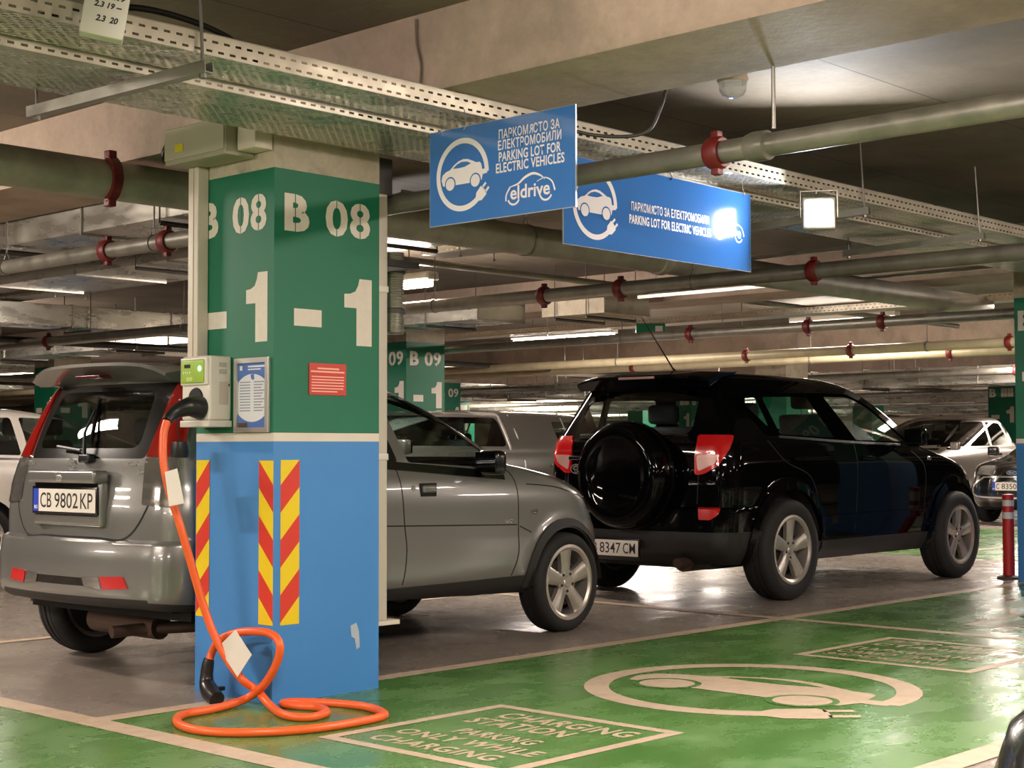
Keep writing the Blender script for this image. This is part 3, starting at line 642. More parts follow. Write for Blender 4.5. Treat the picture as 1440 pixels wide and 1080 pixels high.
def sign(name, label, M, L, H, hooks):
    o = M.translation.copy(); t = thing('hanging_sign', label, 'sign', o, 0, 'blue signs under the cable tray')
    Ml = M.copy(); Ml.translation = Vector((0, 0, 0))
    b = MB().box(0, L, 0, H, -0.008, -0.0006); b.v = [tuple(Ml @ Vector(v)) for v in b.v]; b.build('panel_edge', M_EDGE, t, 0)
    flat('panel_face', [[(0.002, 0.002), (L - 0.002, 0.002), (L - 0.002, H - 0.002), (0.002, H - 0.002)]], M_SIGN, t, Ml, 0.0)
    for hx, hz in hooks:
        MB().tube([Ml @ Vector(p) for p in catmull([(hx, H - 0.015, 0.004), (hx + 0.012, H + 0.0, 0.0), (hx + 0.006, H + 0.02, -0.004), (hx, H + hz, -0.004)], 4)], 0.0022, 6).build('hook', M_ROD, t)
    return t, Ml
# sign across the view, near
M1 = frame_matrix((4.42, 4.592, 2.012), (0, -1, 0), (0, 0, 1)); L1, H1 = 0.80, 0.395
s1, m1 = sign('s1', 'nearer blue hanging sign with a white car and plug, left of the other one', M1, L1, H1, [(0.06, 0.02), (0.20, 0.07)])
emblem(s1, m1 @ Matrix.Translation((0.192, 0.198, 0)), 0.150, M_SIGNW, M_SIGN, 0.001)
def line(parent, m, s, x0, x1, y0, y1): text_obj('lettering', s, M_SIGNW, parent, m @ Matrix.Translation((0, 0, 0.001)), box=(x0, x1, y0, y1), size=0.2, bold=0.0045, spacing=1.06)
for s, x0, x1, yc in (('ПАРКОМЯСТО ЗА', 0.398, 0.722, 0.333), ('ЕЛЕКТРОМОБИЛИ', 0.394, 0.730, 0.289), ('PARKING LOT FOR', 0.398, 0.727, 0.242), ('ELECTRIC VEHICLES', 0.382, 0.745, 0.198)):
    line(s1, m1, s, x0, x1, yc - 0.020, yc + 0.020)
eldrive(s1, m1, 0.565, 0.087, 0.262)
# long sign behind it, square to the first
M2 = frame_matrix((5.185, 4.520, 2.012), (1.531, 0.035, 0), (0, 0, 1)); L2, H2 = 1.532, 0.408
s2, m2 = sign('s2', 'long blue hanging sign behind the first, with a glare spot over its logo', M2, L2, H2, [(0.82, 0.05), (1.46, 0.05)])
emblem(s2, m2 @ Matrix.Translation((0.226, 0.205, 0)), 0.165, M_SIGNW, M_SIGN, 0.001)
line(s2, m2, 'ПАРКОМЯСТО ЗА ЕЛЕКТРОМОБИЛИ', 0.50, 1.145, 0.208, 0.252); line(s2, m2, 'PARKING LOT FOR ELECTRIC VEHICLES', 0.485, 1.165, 0.145, 0.189)
eldrive(s2, m2, 1.33, 0.19, 0.27)

# ================================================================== PIPES
def pipe(label, axis, c1, z, a0, a1, r, m=M_PIPE, couplings=(), rods=(), cat='pipe', group=None, name='ceiling_pipe', ctop=2.88, blobs=()):
    """axis 'y': runs along Y at X=c1; axis 'x': along X at Y=c1"""
    P = (lambda a, dz=0.0: (c1, a, z + dz)) if axis == 'y' else (lambda a, dz=0.0: (a, c1, z + dz))
    base = Vector(P(a0)); Q = lambda a, dz=0.0: Vector(P(a, dz)) - base
    o = MB().tube([Q(a0), Q((a0 + a1) / 2), Q(a1)], r, 20).build(name, m, None, 50, base); tag(o, label, cat, group)
    def solid(nm, prof, a, mm, n=20):
        MB().lathe(prof, axis, Q(a), n, True).build(nm, mm, o, 40)
    for a in couplings:
        k = r + 0.004
        mb = MB().lathe([(r, -0.035), (k + 0.008, -0.035), (k + 0.016, -0.022), (k + 0.016, 0.022), (k + 0.008, 0.035), (r, 0.035)], axis, Q(a), 20, True)
        p = Q(a)
        for s in (-1, 1):
            mb.rbox(p.x - 0.018, p.x + 0.018, p.y - 0.018, p.y + 0.018, p.z + s * (k + 0.022) - 0.016, p.z + s * (k + 0.022) + 0.016, 0.006, 2)
        mb.build('red_coupling', M_RED, o, 40)
    for a in blobs:
        solid('pipe_collar', [(r, -0.05), (r + 0.012, -0.04), (r + 0.014, 0.02), (r + 0.006, 0.05), (r, 0.05)], a, m)
    for a in rods:
        p = Q(a)
        mb = MB().tube([(p.x, p.y, r + 0.05), (p.x, p.y, ctop - z)], 0.0055, 6)
        mb.lathe([(r, -0.010), (r + 0.006, -0.010), (r + 0.006, 0.010), (r, 0.010)], axis, p, 18, True)
        mb.tube([(p.x - (0.02 if axis == 'y' else 0), p.y - (0 if axis == 'y' else 0.02), r), (p.x, p.y, r + 0.06), (p.x + (0.02 if axis == 'y' else 0), p.y + (0 if axis == 'y' else 0.02), r)], 0.004, 6)
        mb.build('hanger', M_ROD, o)
    return o
pipe('galvanised sprinkler pipe with red couplings crossing in front of the long blue sign', 'y', 4.93, 2.25, 0.6, 15.0, 0.045, M_PIPE, (3.50, 7.23, 7.83), (7.36, 9.0, 11.0), blobs=(3.30,))
tag(MB().tube([(0, 0, 0), (0, 0, 0.24)], 0.008, 8).build('hanger_rod', M_ROD, None, 40, (4.93, 3.235, 2.308)), 'pale hanger rod from the beam to the pipe right of the signs', 'hanger rod')
pipe('thick grey drain pipe running to the right behind the charging pillar', 'x', 6.60, 2.42, -2.0, 13.6, 0.098, M_DPIPE, (), (1.0, 7.2, 9.6), blobs=(8.6,))
rc = MB()
for k in range(13):
    a0, a1 = -1.25 + 2.5 * k / 13, -1.25 + 2.5 * (k + 1) / 13
    f = lambda a, r, x: (x, -math.cos(a) * r, math.sin(a) * r)
    rc.add([f(a0, 0.099, -0.025), f(a1, 0.099, -0.025), f(a1, 0.122, -0.025), f(a0, 0.122, -0.025), f(a0, 0.099, 0.025), f(a1, 0.099, 0.025), f(a1, 0.122, 0.025), f(a0, 0.122, 0.025)],
           [(0, 1, 2, 3), (7, 6, 5, 4), (0, 4, 5, 1), (3, 2, 6, 7)] + ([(0, 3, 7, 4)] if k == 0 else []) + ([(1, 5, 6, 2)] if k == 12 else []))
for s in (-1, 1): rc.rbox(-0.022, 0.022, -0.065, -0.015, s * 0.118 - 0.02, s * 0.118 + 0.02, 0.006)
tag(rc.build('half_coupling', M_RED, None, 40, (4.14, 6.60, 2.42)), 'red half clamp on the thick grey drain pipe at the upper left', 'pipe clamp')
pipe('steel pipe with three red couplings running right from behind the charging pillar', 'y', 8.72, 2.255, 1.5, 26.0, 0.052, M_PIPE, (7.80, 7.05, 5.42, 15.0), (9.0, 6.4, 12.5, 17.5))
pipe('thin steel pipe below the far perforated tray with small red couplings', 'y', 12.76, 2.26, 2.0, 30.0, 0.050, M_PIPE, (9.40, 8.0, 7.2), (10.3, 5.9, 14.2))
pipe('cream lit pipe with red joints above the black off-roader', 'y', 16.25, 2.26, 2.0, 34.0, 0.055, M_PIPEC, (11.1, 9.6, 7.6), (13.2, 8.6, 17.0))
k = 0
for x, m, d in ((17.6, M_PIPEC, 'next to the cream lit one'), (21.6, M_PIPE, 'just past the cream-topped pillar'), (24.6, M_PIPEC, 'over the silver crossover'), (26.0, M_PIPE, 'over the second aisle'), (29.6, M_PIPE, 'past the second aisle'), (32.6, M_PIPEC, 'over the third aisle'), (33.4, M_PIPE, 'close beside the one over the third aisle'), (38.0, M_PIPE, 'past the third aisle'), (41.5, M_PIPEC, 'over the far aisle'), (46.5, M_PIPE, 'near the end wall'), (52.0, M_PIPE, 'nearest the end wall')):
    pipe('distant ceiling pipe ' + d, 'y', x, 2.26 - 0.04 * (k % 3), 3.0, 44.0, 0.055, m, (9.0 + k, 14.0 + k * 1.3), (11.0 + k, 18.0 + k), group='distant ceiling pipes'); k += 1
pipe('thin pipe along the ceiling beyond the drain pipe', 'x', 9.1, 2.62, 5.2, 18.0, 0.03, M_PIPE, (), (), ctop=2.88)
pipe('dark thin pipe far behind the pillar B 09', 'x', 15.6, 2.30, 6.0, 32.0, 0.04, M_STEEL, (), (10.2, 15, 22))
pipe('distant pipe crossing left to right above the dark van roof', 'x', 22.6, 2.22, 10.0, 44.0, 0.05, M_PIPE, (), (18, 26))
pipe('distant pipe crossing left to right far behind', 'x', 29.8, 2.30, 14.0, 54.0, 0.05, M_PIPEC, (), (22, 35))

# ================================================================== CABLE TRAYS
def tray(label, axis, x0, x1, c0, c1_, z, h, rod_at=(), strut_at=(), cables=0, cat='cable tray', group=None, mr=None, mbm=None):
    """runs along axis from x0 to x1; c0..c1_ across it; bottom at z"""
    sw = axis == 'y'
    mr = mr or (M_RIMY if sw else M_RIM); mbm = mbm or (M_BOTY if sw else M_BOT)
    T = lambda a, c, q: (c, a, q) if sw else (a, c, q)
    t = thing('cable_tray', label, cat, T(x0, c0, z), 0, group); L = x1 - x0; W = c1_ - c0
    B = MB(); a = T(0, 0, 0); b = T(L, W, 0.0015); B.box(a[0], b[0], a[1], b[1], 0, 0.0015); B.build('perforated_bottom', mbm, t, 0)
    for c in (0.0, W):
        R = MB(); a = T(0, c - 0.0008, 0.002); b = T(L, c + 0.0008, h); R.box(a[0], b[0], a[1], b[1], 0.002, h)
        R.build('perforated_side', mr, t, 0)
        lp = MB(); a = T(0, c - 0.004, h); b = T(L, c + 0.004, h + 0.003); lp.box(a[0], b[0], a[1], b[1], h, h + 0.003); lp.build('rolled_lip', M_GALV, t, 0)
    for k in range(cables):
        pts = [T(L * i / 14, W * (0.15 + 0.7 * (k + 0.5) / cables) + random.uniform(-0.02, 0.02), 0.012 + 0.010 * (k % 2)) for i in range(15)]
        MB().tube(catmull(pts, 3), 0.007, 6).build('cable', M_BLACK if k % 3 else M_PLWHITE, t, 60)
    for a in strut_at:
        s = MB(); p = T(a - 0.02, -0.05, 0); q = T(a + 0.02, W + 0.03, 0); s.box(min(p[0], q[0]), max(p[0], q[0]), min(p[1], q[1]), max(p[1], q[1]), -0.042, -0.001); s.build('strut', M_GALV, t, 0)
    for a in rod_at:
        for c in (-0.035, W + 0.02):
            p = T(a, c, 0); MB().tube([(p[0], p[1], -0.05), (p[0], p[1], ZC - z)], 0.005, 6).build('hanger_rod', M_ROD, t)
            MB().lathe([(0.0, 0.0), (0.012, 0.0), (0.012, 0.012), (0.0, 0.012)], 'z', (p[0], p[1], -0.055), 6).build('nut', M_ROD, t)
    return t
tray('narrow perforated cable tray, the nearer of the two, running across the picture', 'x', -1.5, 17.0, 4.41, 4.675, 2.47, 0.075, (), (), 3)
tray('wide perforated cable tray below and behind the narrow one, over the charging pillar', 'x', -1.5, 17.0, 4.69, 5.18, 2.435, 0.075, (), (), 4)
for x, d in ((3.14, 'under the trays at the upper left'), (7.6, 'under the trays behind the floodlight'), (9.0, 'under the trays at the upper right edge'), (0.6, 'under the trays left of the picture')):
    t = thing('tray_support', 'steel channel with hanger rods ' + d, 'tray support', (x, 4.36, 2.395), 0.18, 'tray supports'); t.rotation_euler = (-0.055, 0, 0.18)
    MB().box(-0.021, 0.021, 0.0, 0.92, 0.0, 0.003).box(-0.021, -0.018, 0.0, 0.92, 0.003, 0.041).box(0.018, 0.021, 0.0, 0.92, 0.003, 0.041).build('channel', M_GALV, t, 0)
    for y in (0.03, 0.885):
        MB().tube([(0, y, 0.0), (0, y, ZC - 2.42)], 0.006, 8).build('hanger_rod', M_ROD, t)
        MB().lathe([(0.0, -0.014), (0.013, -0.014), (0.013, 0.0), (0.0, 0.0)], 'z', (0, y, 0), 6).build('nut', M_ROD, t)
tray('perforated tray with an open end below the long blue sign', 'y', 5.5, 8.35, 7.95, 8.25, 2.545, 0.06, (2.4, 0.4), (), 2)
tray('slotted tray far above the black off-roader', 'y', 5.5, 16.0, 13.5, 13.8, 2.46, 0.06, (4.0, 6.5), (), 1)
tray('distant slotted tray behind the cream lit pipe', 'y', 2.0, 30.0, 18.4, 18.8, 2.34, 0.06, (10, 14), (), 1)
tray('slotted tray crossing above the grey hatchback roof, left of the pillar', 'y', 9.5, 24.0, 7.65, 7.92, 2.58, 0.05, (3.5, 5.5), (), 1)
tray('distant slotted tray far behind on the left', 'x', 12.8, 40.0, 19.0, 19.4, 2.45, 0.06, (4, 9), (), 1)
tray('distant slotted tray in the far aisle', 'y', 25.0, 40.0, 26.9, 27.3, 2.34, 0.06, (3, 8), (), 1)
# loose cable over the tray and the marked white box
tag(MB().tube(catmull([(2.55, 4.62, 2.50), (2.75, 4.60, 2.575), (3.0, 4.60, 2.64), (3.25, 4.58, 2.63), (3.45, 4.58, 2.58), (3.6, 4.6, 2.50)], 8), 0.012, 8).build('loose_cable', M_BLACK, None, 60), 'black cable arching over the side of the narrow tray at the upper left', 'cable')
wb = thing('marked_box', 'white box with handwritten numbers hung on the cable tray at the top left', 'box', (2.68, 4.31, 2.415)); wb.scale = (1.25,) * 3; wb.rotation_euler = (0.06, 0.16, -0.55)
MB().rbox(-0.055, 0.055, -0.035, 0.03, 0.0, 0.125, 0.004).build('box_body', M_PLWHITE, wb)
WM = frame_matrix((0, -0.0356, 0), (1, 0, 0), (0, 0, 1))
for s, bx in (('23.17.19', (-0.035, 0.046, 0.096, 0.113)), ('2.3 19 --', (-0.030, 0.040, 0.072, 0.088)), ('2.3  20', (-0.020, 0.036, 0.036, 0.053))): text_obj('handwriting', s, M_INK, wb, WM, box=bx, size=0.2, bold=0.008, shear=0.2)

# ================================================================== DUCTS
def duct(label, x0, x1, y0, y1, z0, z1, seams=0.0, axis='y', open_end=False, rods=(), group=None, m=M_DUCT):
    t = thing('air_duct', label, 'duct', (x0, y0, z0), 0, group); w_, l_, h_ = x1 - x0, y1 - y0, z1 - z0
    if open_end:
        mb = MB(); mb.box(0, w_, 0, l_, 0, 0.004).box(0, w_, 0, l_, h_ - 0.004, h_).box(0, 0.004, 0, l_, 0.004, h_ - 0.004).box(w_ - 0.004, w_, 0, l_, 0.004, h_ - 0.004); mb.build('duct_sheet', m, t, 0)
    else: MB().rbox(0, w_, 0, l_, 0, h_, 0.004, 1).build('duct_sheet', m, t, 30)
    if seams:
        n = int((l_ if axis == 'y' else w_) / seams)
        for k in range(n + 1):
            a = k * seams
            f = MB()
            if axis == 'y': f.box(-0.014, w_ + 0.014, a, a + 0.012, -0.014, h_ + 0.014)
            else: f.box(a, a + 0.012, -0.014, l_ + 0.014, -0.014, h_ + 0.014)
            f.build('flange', M_GALV, t, 0)
    for a in rods:
        p = [(-0.03, a), (w_ + 0.03, a)] if axis == 'y' else [(a, -0.03), (a, l_ + 0.03)]
        b = MB().tube([(p[0][0], p[0][1], -0.03), (p[1][0], p[1][1], -0.03)], 0.015, 4)
        for q in p: b.tube([(q[0], q[1], -0.03), (q[0], q[1], ZC - z0)], 0.005, 6)
        b.build('hanger', M_STEEL, t, 0)
    return t
duct('wide flat galvanised duct with streaky reflections at the upper left', 4.99, 5.62, 6.95, 9.55, 2.40, 2.62, 1.25, rods=(0.4, 2.2))
duct('flat galvanised duct right of the charging pillar behind the drain pipe', 6.7, 7.55, 7.2, 12.5, 2.52, 2.74, 1.3, rods=(0.6, 3.0))
duct('galvanised duct with an open end right of the charging pillar', 10.5, 11.15, 10.24, 30.0, 2.33, 2.50, 1.28, open_end=True, rods=(0.7, 3.2, 6.2, 9.0))
duct('long grey duct crossing above the grey hatchback roof', 0.0, 10.3, 14.0, 14.45, 2.34, 2.56, 1.2, 'x', rods=(6.2, 8.6))
duct('grey ceiling box behind the pipe, right of the open-ended duct', 11.25, 11.95, 9.3, 10.1, 2.38, 2.60, m=M_PILC, rods=(0.2, 0.6))
duct('distant pleated duct left of the black off-roader roof', 22.4, 23.2, 10.0, 40.0, 2.08, 2.36, 1.0, rods=(3, 7, 11), group='distant air ducts')
duct('distant bright duct above the silver crossover', 30.4, 31.2, 10.0, 40.0, 2.05, 2.36, 1.0, rods=(3, 8, 12), group='distant air ducts')
duct('distant duct in the far aisle at the right', 39.0, 39.8, 10.0, 42.0, 2.02, 2.34, 1.2, rods=(5, 12), group='distant air ducts')
duct('distant duct crossing behind the second pillar row', 13.0, 40.0, 24.0, 24.6, 2.43, 2.54, 1.2, 'x', rods=(4, 9), group='distant air ducts')
duct('distant duct crossing far behind at the left', 10.0, 50.0, 32.0, 32.7, 2.42, 2.54, 1.2, 'x', rods=(6, 14), group='distant air ducts')
# steel channels along the ceiling
for x, y0, y1, z, d in ((5.75, 7.6, 9.4, 2.40, 'below the flat duct at the left'), (9.6, 5.3, 7.6, 2.50, 'above the steel pipe, below the long sign'), (11.4, 5.4, 9.0, 2.50, 'above the thin steel pipe'), (10.2, 3.4, 6.0, 2.62, 'right of the floodlight')):
    o = MB().box(-0.02, 0.02, 0, y1 - y0, 0, 0.03).build('steel_channel', M_GALV, None, 0, (x, y0, z)); tag(o, 'pale steel channel running along the ceiling ' + d, 'channel', 'steel channels')
    for a in (0.2, y1 - y0 - 0.2): MB().tube([(0, a, 0.03), (0, a, ZC - z)], 0.005, 6).build('hanger_rod', M_ROD, o)

# glass bulkhead lamp under the slab, its conduit, and the wall cable run
gl = thing('glass_bulkhead', 'clear faceted glass lamp under the beam at the upper right', 'lamp', (5.36, 3.72, 2.62))
MB().lathe([(0.0, 0.06), (0.06, 0.06), (0.068, 0.03), (0.06, 0.02), (0.0, 0.02)], 'z', n=24).build('base', M_PILC, gl)
MB().lathe([(0.062, 0.02), (0.06, -0.01), (0.045, -0.035), (0.02, -0.045), (0.0, -0.046)], 'z', n=10).build('faceted_glass', glass_mat('lamp_glass', (0.85, 0.87, 0.85), 1.9, 0.05), gl, 0)
MB().rbox(-0.035, 0.035, -0.02, 0.02, 0.06, 0.26, 0.004).build('bracket', M_GALV, gl)
tag(MB().tube(catmull([(4.90, 4.385, 2.50), (5.05, 4.22, 2.44), (5.16, 4.04, 2.44), (5.20, 3.98, 2.55), (5.22, 3.95, 2.655), (5.25, 3.89, 2.675), (5.275, 3.82, 2.67)], 6), 0.008, 8).build('bent_conduit', M_STEEL, None, 60), 'thin bent conduit running from the tray to the glass lamp', 'conduit')
tag(MB().tube(catmull([(4.312, 4.56, 2.86), (4.311, 4.555, 2.76), (4.312, 4.53, 2.66), (4.311, 4.54, 2.56)], 6), 0.006, 6).build('beam_cable', mat('grey_cable', '#6a5f52', 0.6), None, 60), 'thin cable hanging down the face of the concrete beam', 'cable')
# exit sign
ex = thing('exit_sign', 'small green exit sign hanging far behind, below the long blue sign', 'exit sign', (13.25, 10.3, 2.33)); ex.rotation_euler = (0, 0, -PI / 2 + 0.75)
MB().rbox(-0.16, 0.16, -0.02, 0.02, 0, 0.12, 0.006).build('sign_box', mat('exit_green', '#1c7a55', 0.4), ex)
flat('arrow_mark', [[(0.05, 0.03), (0.13, 0.03), (0.13, 0.09), (0.05, 0.09)]], M_SIGNW, ex, frame_matrix((0, -0.0215, 0), (1, 0, 0), (0, 0, 1)))
MB().tube([(0, 0, 0.12), (0, 0, 0.55)], 0.006, 6).build('hanger_rod', M_ROD, ex)

# ================================================================== BOLLARD
bo = thing('bollard', 'red bollard with two white reflective bands at the right edge', 'bollard', (12.20, 5.74, 0))
RB = mat('bollard_red', '#c02a26', 0.4); WB = mat('bollard_white', '#e2dad4', 0.4)
for z0, z1, m, nm in ((0.03, 0.50, RB, 'post_base'), (0.50, 0.555, WB, 'white_band'), (0.555, 0.605, RB, 'post_middle'), (0.605, 0.655, WB, 'white_band'), (0.655, 0.70, RB, 'post_top')):
    MB().lathe([(0, z0), (0.047, z0), (0.047, z1), (0.0, z1 + (0.006 if nm == 'post_top' else 0))], 'z', n=24).build(nm, m, bo, 40)
MB().lathe([(0, 0), (0.10, 0), (0.095, 0.02), (0.055, 0.032), (0, 0.032)], 'z', n=24).build('foot', mat('bollard_foot', '#4d3b33', 0.7), bo)
# ================================================================== CARS
# Every car: x forward from the rear axle, y to its left, z up.
M_GLASS = glass_mat('car_glass', (0.74, 0.82, 0.79), 1.55); M_GLASSD = glass_mat('car_glass_dark', (0.30, 0.34, 0.33), 1.5)
M_REDL = mat('red_lamp_lens', '#8a100c', 0.10, coat=1.0); M_CLEARL = mat('clear_lamp_lens', '#8f8c87', 0.10, 0.7, coat=1.0); M_REFL = mat('red_reflector', '#c4201f', 0.25, coat=0.6)
M_CHROME = mat('chrome', '#e4e1dd', 0.18, 0.75); M_ALLOY = mat('wheel_alloy', '#c6beb4', 0.33, 0.75, noise=0.15, nscale=20); M_DKMET = mat('brake_dark', '#3a322d', 0.6, 0.4)
M_CLAD = mat('dark_cladding', '#2b2927', 0.55, noise=0.15, nscale=12); M_TRIMB = mat('gloss_black_trim', '#0d0d0d', 0.22, coat=0.5); M_UNDER = mat('underbody', '#191614', 0.8)
M_SEAT = mat('seat_cloth', '#26272a', 0.85); M_PLATE = mat('plate_white', '#e4dcd2', 0.4); M_PLBLUE = mat('plate_blue', '#2a45b8', 0.4); M_SEAM = mat('panel_gap', '#0b0a0a', 0.8); M_EXH = mat('exhaust_metal', '#5f4c42', 0.5, 0.7)
def paint(name, c, metal=0.55, rough=0.30): return mat(name, c, rough, metal, coat=1.0)

NA, NB, NC = 12, 10, 60
def contour(L):
    xr, xf, w_ = L['xr'], L['xf'], L['w']; rr = L.get('rr', 0.2); rf = L.get('rf', 0.3); tr = L.get('tr', 0.04); tf = L.get('tf', 0.06)
    br = L.get('br', 0.06); bf = L.get('bf', 0.12); yr = max(0.02, w_ - tr - rr); yf = max(0.02, w_ - tf - rf)
    rxr = L.get('rrx', rr); rxf = L.get('rfx', rf)
    pts = []
    for k in range(NA): y = yr * k / NA; pts.append((xr + br * (y / max(yr, 1e-3)) ** 2, y))
    x0 = xr + br
    for k in range(NB): a = PI / 2 * k / NB; pts.append((x0 + rxr * (1 - math.cos(a)), yr + (w_ - tr - yr) * math.sin(a)))
    xs = x0 + rxr; xe = xf - bf - rxf
    if xe < xs + 0.05: m = (xs + xe) / 2; xs, xe = m - 0.025, m + 0.025
    for k in range(NC + 1):
        u = k / NC; pts.append((xs + (xe - xs) * u, w_ - tr * (1 - u) ** 2.6 * 1.0 - tf * u ** 2.6))
    for k in range(1, NB + 1): a = PI / 2 * (1 - k / NB); pts.append((xf - bf - rxf * (1 - math.cos(a)), yf + (w_ - tf - yf) * math.sin(a)))
    for k in range(NA - 1, -1, -1): y = yf * k / NA; pts.append((xf - bf * (y / max(yf, 1e-3)) ** 2, y))
    dz = L.get('dz', 0.0)
    return [(x, y, L['z'] + dz * max(0.0, min(1.0, (x - xr) / (xf - xr)))) for x, y in pts]
def body_shell(levels, sub=4, crown=0.05, flares=()):
    keys = sorted({k for L in levels for k in L if k not in ('sharp',)})
    dflt = dict(rr=0.2, rf=0.3, tr=0.04, tf=0.06, br=0.06, bf=0.12, dz=0.0)
    rows = []
    for i in range(len(levels) - 1):
        p = [levels[max(0, i - 1)], levels[i], levels[i + 1], levels[min(len(levels) - 1, i + 2)]]
        if p[1].get('sharp'): p[0] = p[1]
        if p[2].get('sharp'): p[3] = p[2]
        for s in range(sub):
            t = s / sub; L = {}
            for k in keys:
                a, b, c, d = [q.get(k, q.get({'rrx': 'rr', 'rfx': 'rf'}.get(k, k), dflt.get({'rrx': 'rr', 'rfx': 'rf'}.get(k, k), 0))) for q in p]
                m1 = (c - a) / 2; m2 = (d - b) / 2
                if (c - b) * m1 < 0: m1 = 0
                if (c - b) * m2 < 0: m2 = 0
                lim = abs(c - b) * 2.5; m1 = max(-lim, min(lim, m1)); m2 = max(-lim, min(lim, m2))
                L[k] = (2 * t ** 3 - 3 * t ** 2 + 1) * b + (t ** 3 - 2 * t ** 2 + t) * m1 + (-2 * t ** 3 + 3 * t ** 2) * c + (t ** 3 - t ** 2) * m2
            rows.append(contour(L))
    top = contour(levels[-1]); rows.append(top)
    cx = sum(p[0] for p in top) / len(top); zt = sum(p[2] for p in top) / len(top)
    for k in (0.85, 0.65, 0.45, 0.25, 0.08):
        rows.append([(cx + (p[0] - cx) * k, p[1] * k, p[2] + crown * (1 - k * k)) for p in top])
    bm = bmesh.new(); grid = []
    for row in rows:
        out = []
        for x, y, z in row:
            for xw, zw, R, amt, fall in flares:
                d = math.hypot(x - xw, z - zw)
                if y > 0.45 and z < 1.0:
                    q = max(0.0, min(1.0, (R + fall - d) / fall)); y += amt * q * q * (3 - 2 * q)
            out.append((x, y, z))
        full = out + [(x, -y, z) for x, y, z in out[-2:0:-1]]
        grid.append([bm.verts.new(p) for p in full])
    n = len(grid[0])
    for a, b in zip(grid, grid[1:]):
        for k in range(n):
            try: bm.faces.new((a[k], a[(k + 1) % n], b[(k + 1) % n], b[k]))
            except ValueError: pass
    bm.faces.new(grid[-1])
    bmesh.ops.recalc_face_normals(bm, faces=bm.faces)
    if sum(f.normal.z for f in bm.faces if f.calc_center_median().z > zt - 0.02) < 0: bmesh.ops.reverse_faces(bm, faces=bm.faces)
    return bm
VIEWS = {'right': (Vector((1, 0, 0)), Vector((0, -1, 0))), 'left': (Vector((1, 0, 0)), Vector((0, 1, 0))), 'rear': (Vector((0, 1, 0)), Vector((-1, 0, 0))), 'front': (Vector((0, 1, 0)), Vector((1, 0, 0))),
         'rr': (Vector((1, -1, 0)), Vector((-1, -1, 0)).normalized()), 'rl': (Vector((1, 1, 0)), Vector((-1, 1, 0)).normalized()),
         'fr': (Vector((1, 1, 0)), Vector((1, -1, 0)).normalized()), 'fl': (Vector((1, -1, 0)), Vector((1, 1, 0)).normalized())}
def inside(p, poly):
    r = False; n = len(poly); j = n - 1
    for i in range(n):
        if (poly[i][1] > p[1]) != (poly[j][1] > p[1]) and p[0] < (poly[j][0] - poly[i][0]) * (p[1] - poly[i][1]) / (poly[j][1] - poly[i][1]) + poly[i][0]: r = not r
        j = i
    return r
def cut(bm, view, poly):
    """split the shell along a polygon seen in a view; returns the faces inside it"""
    A, N = VIEWS[view]; xs = [p[0] for p in poly]; ys = [p[1] for p in poly]; x0, x1, y0, y1 = min(xs) - 0.002, max(xs) + 0.002, min(ys) - 0.002, max(ys) + 0.002
    def ok(f):
        if f.normal.dot(N) < 0.06: return False
        c = f.calc_center_median()
        if (view == 'rear' and c.x > -0.2) or (view == 'front' and c.x < 0.6): return False
        if view in ('right', 'left', 'rr', 'rl', 'fr', 'fl') and c.y * N.y < 0: return False
        u = [v.co.dot(A) for v in f.verts]; zz = [v.co.z for v in f.verts]
        return max(u) > x0 and min(u) < x1 and max(zz) > y0 and min(zz) < y1
    fs = [f for f in bm.faces if ok(f)]
    n = len(poly); An = A / A.length_squared
    for i in range(n):
        a, b = poly[i - 1], poly[i]; du, dv = b[0] - a[0], b[1] - a[1]
        if abs(du) + abs(dv) < 1e-6: continue
        no = (A.normalized() * dv / 1.0) * 1.0 + Vector((0, 0, 0))
        no = A * dv - Vector((0, 0, 1)) * du * (A.length_squared / 1.0) if False else A * dv + Vector((0, 0, -du))
        co = An * a[0] + Vector((0, 0, a[1]))
        g = set(fs)
        for f in fs: g.update(f.edges); g.update(f.verts)
        r = bmesh.ops.bisect_plane(bm, geom=list(g), dist=1e-5, plane_co=co, plane_no=no)
        fs = list({f for f in r['geom'] if isinstance(f, bmesh.types.BMFace) and f.is_valid} | {f for f in fs if f.is_valid})
        fs = [f for f in fs if ok(f)]
    return [f for f in fs if inside((f.calc_center_median().dot(A), f.calc_center_median().z), poly)]
def take(bm, faces, name, m, parent, push=0.0, smooth=60):
    """lift faces off the shell into a part of their own"""
    nb = bmesh.new(); mp = {}
    for f in faces:
        for v in f.verts:
            if v not in mp: mp[v] = nb.verts.new(v.co + v.normal * push)
        nb.faces.new([mp[v] for v in f.verts])
    if push > 0:
        be = [e for e in nb.edges if e.is_boundary]; inv = {v: k for k, v in mp.items()}
        low = {}
        for e in be:
            for v in e.verts:
                if v not in low: low[v] = nb.verts.new(inv[v].co - inv[v].normal * 0.004)
            nb.faces.new((e.verts[0], e.verts[1], low[e.verts[1]], low[e.verts[0]]))
        bmesh.ops.recalc_face_normals(nb, faces=nb.faces)
    me = bpy.data.meshes.new(name); nb.to_mesh(me); nb.free()
    bmesh.ops.delete(bm, geom=faces, context='FACES')
    return link(name, me, m, parent, smooth)
def part(bm, view, poly, name, m, parent, push=0.0, r=0.03, seg=4):
    fs = cut(bm, view, rounded(poly, r, seg) if r else poly)
    return take(bm, fs, name, m, parent, push) if fs else None
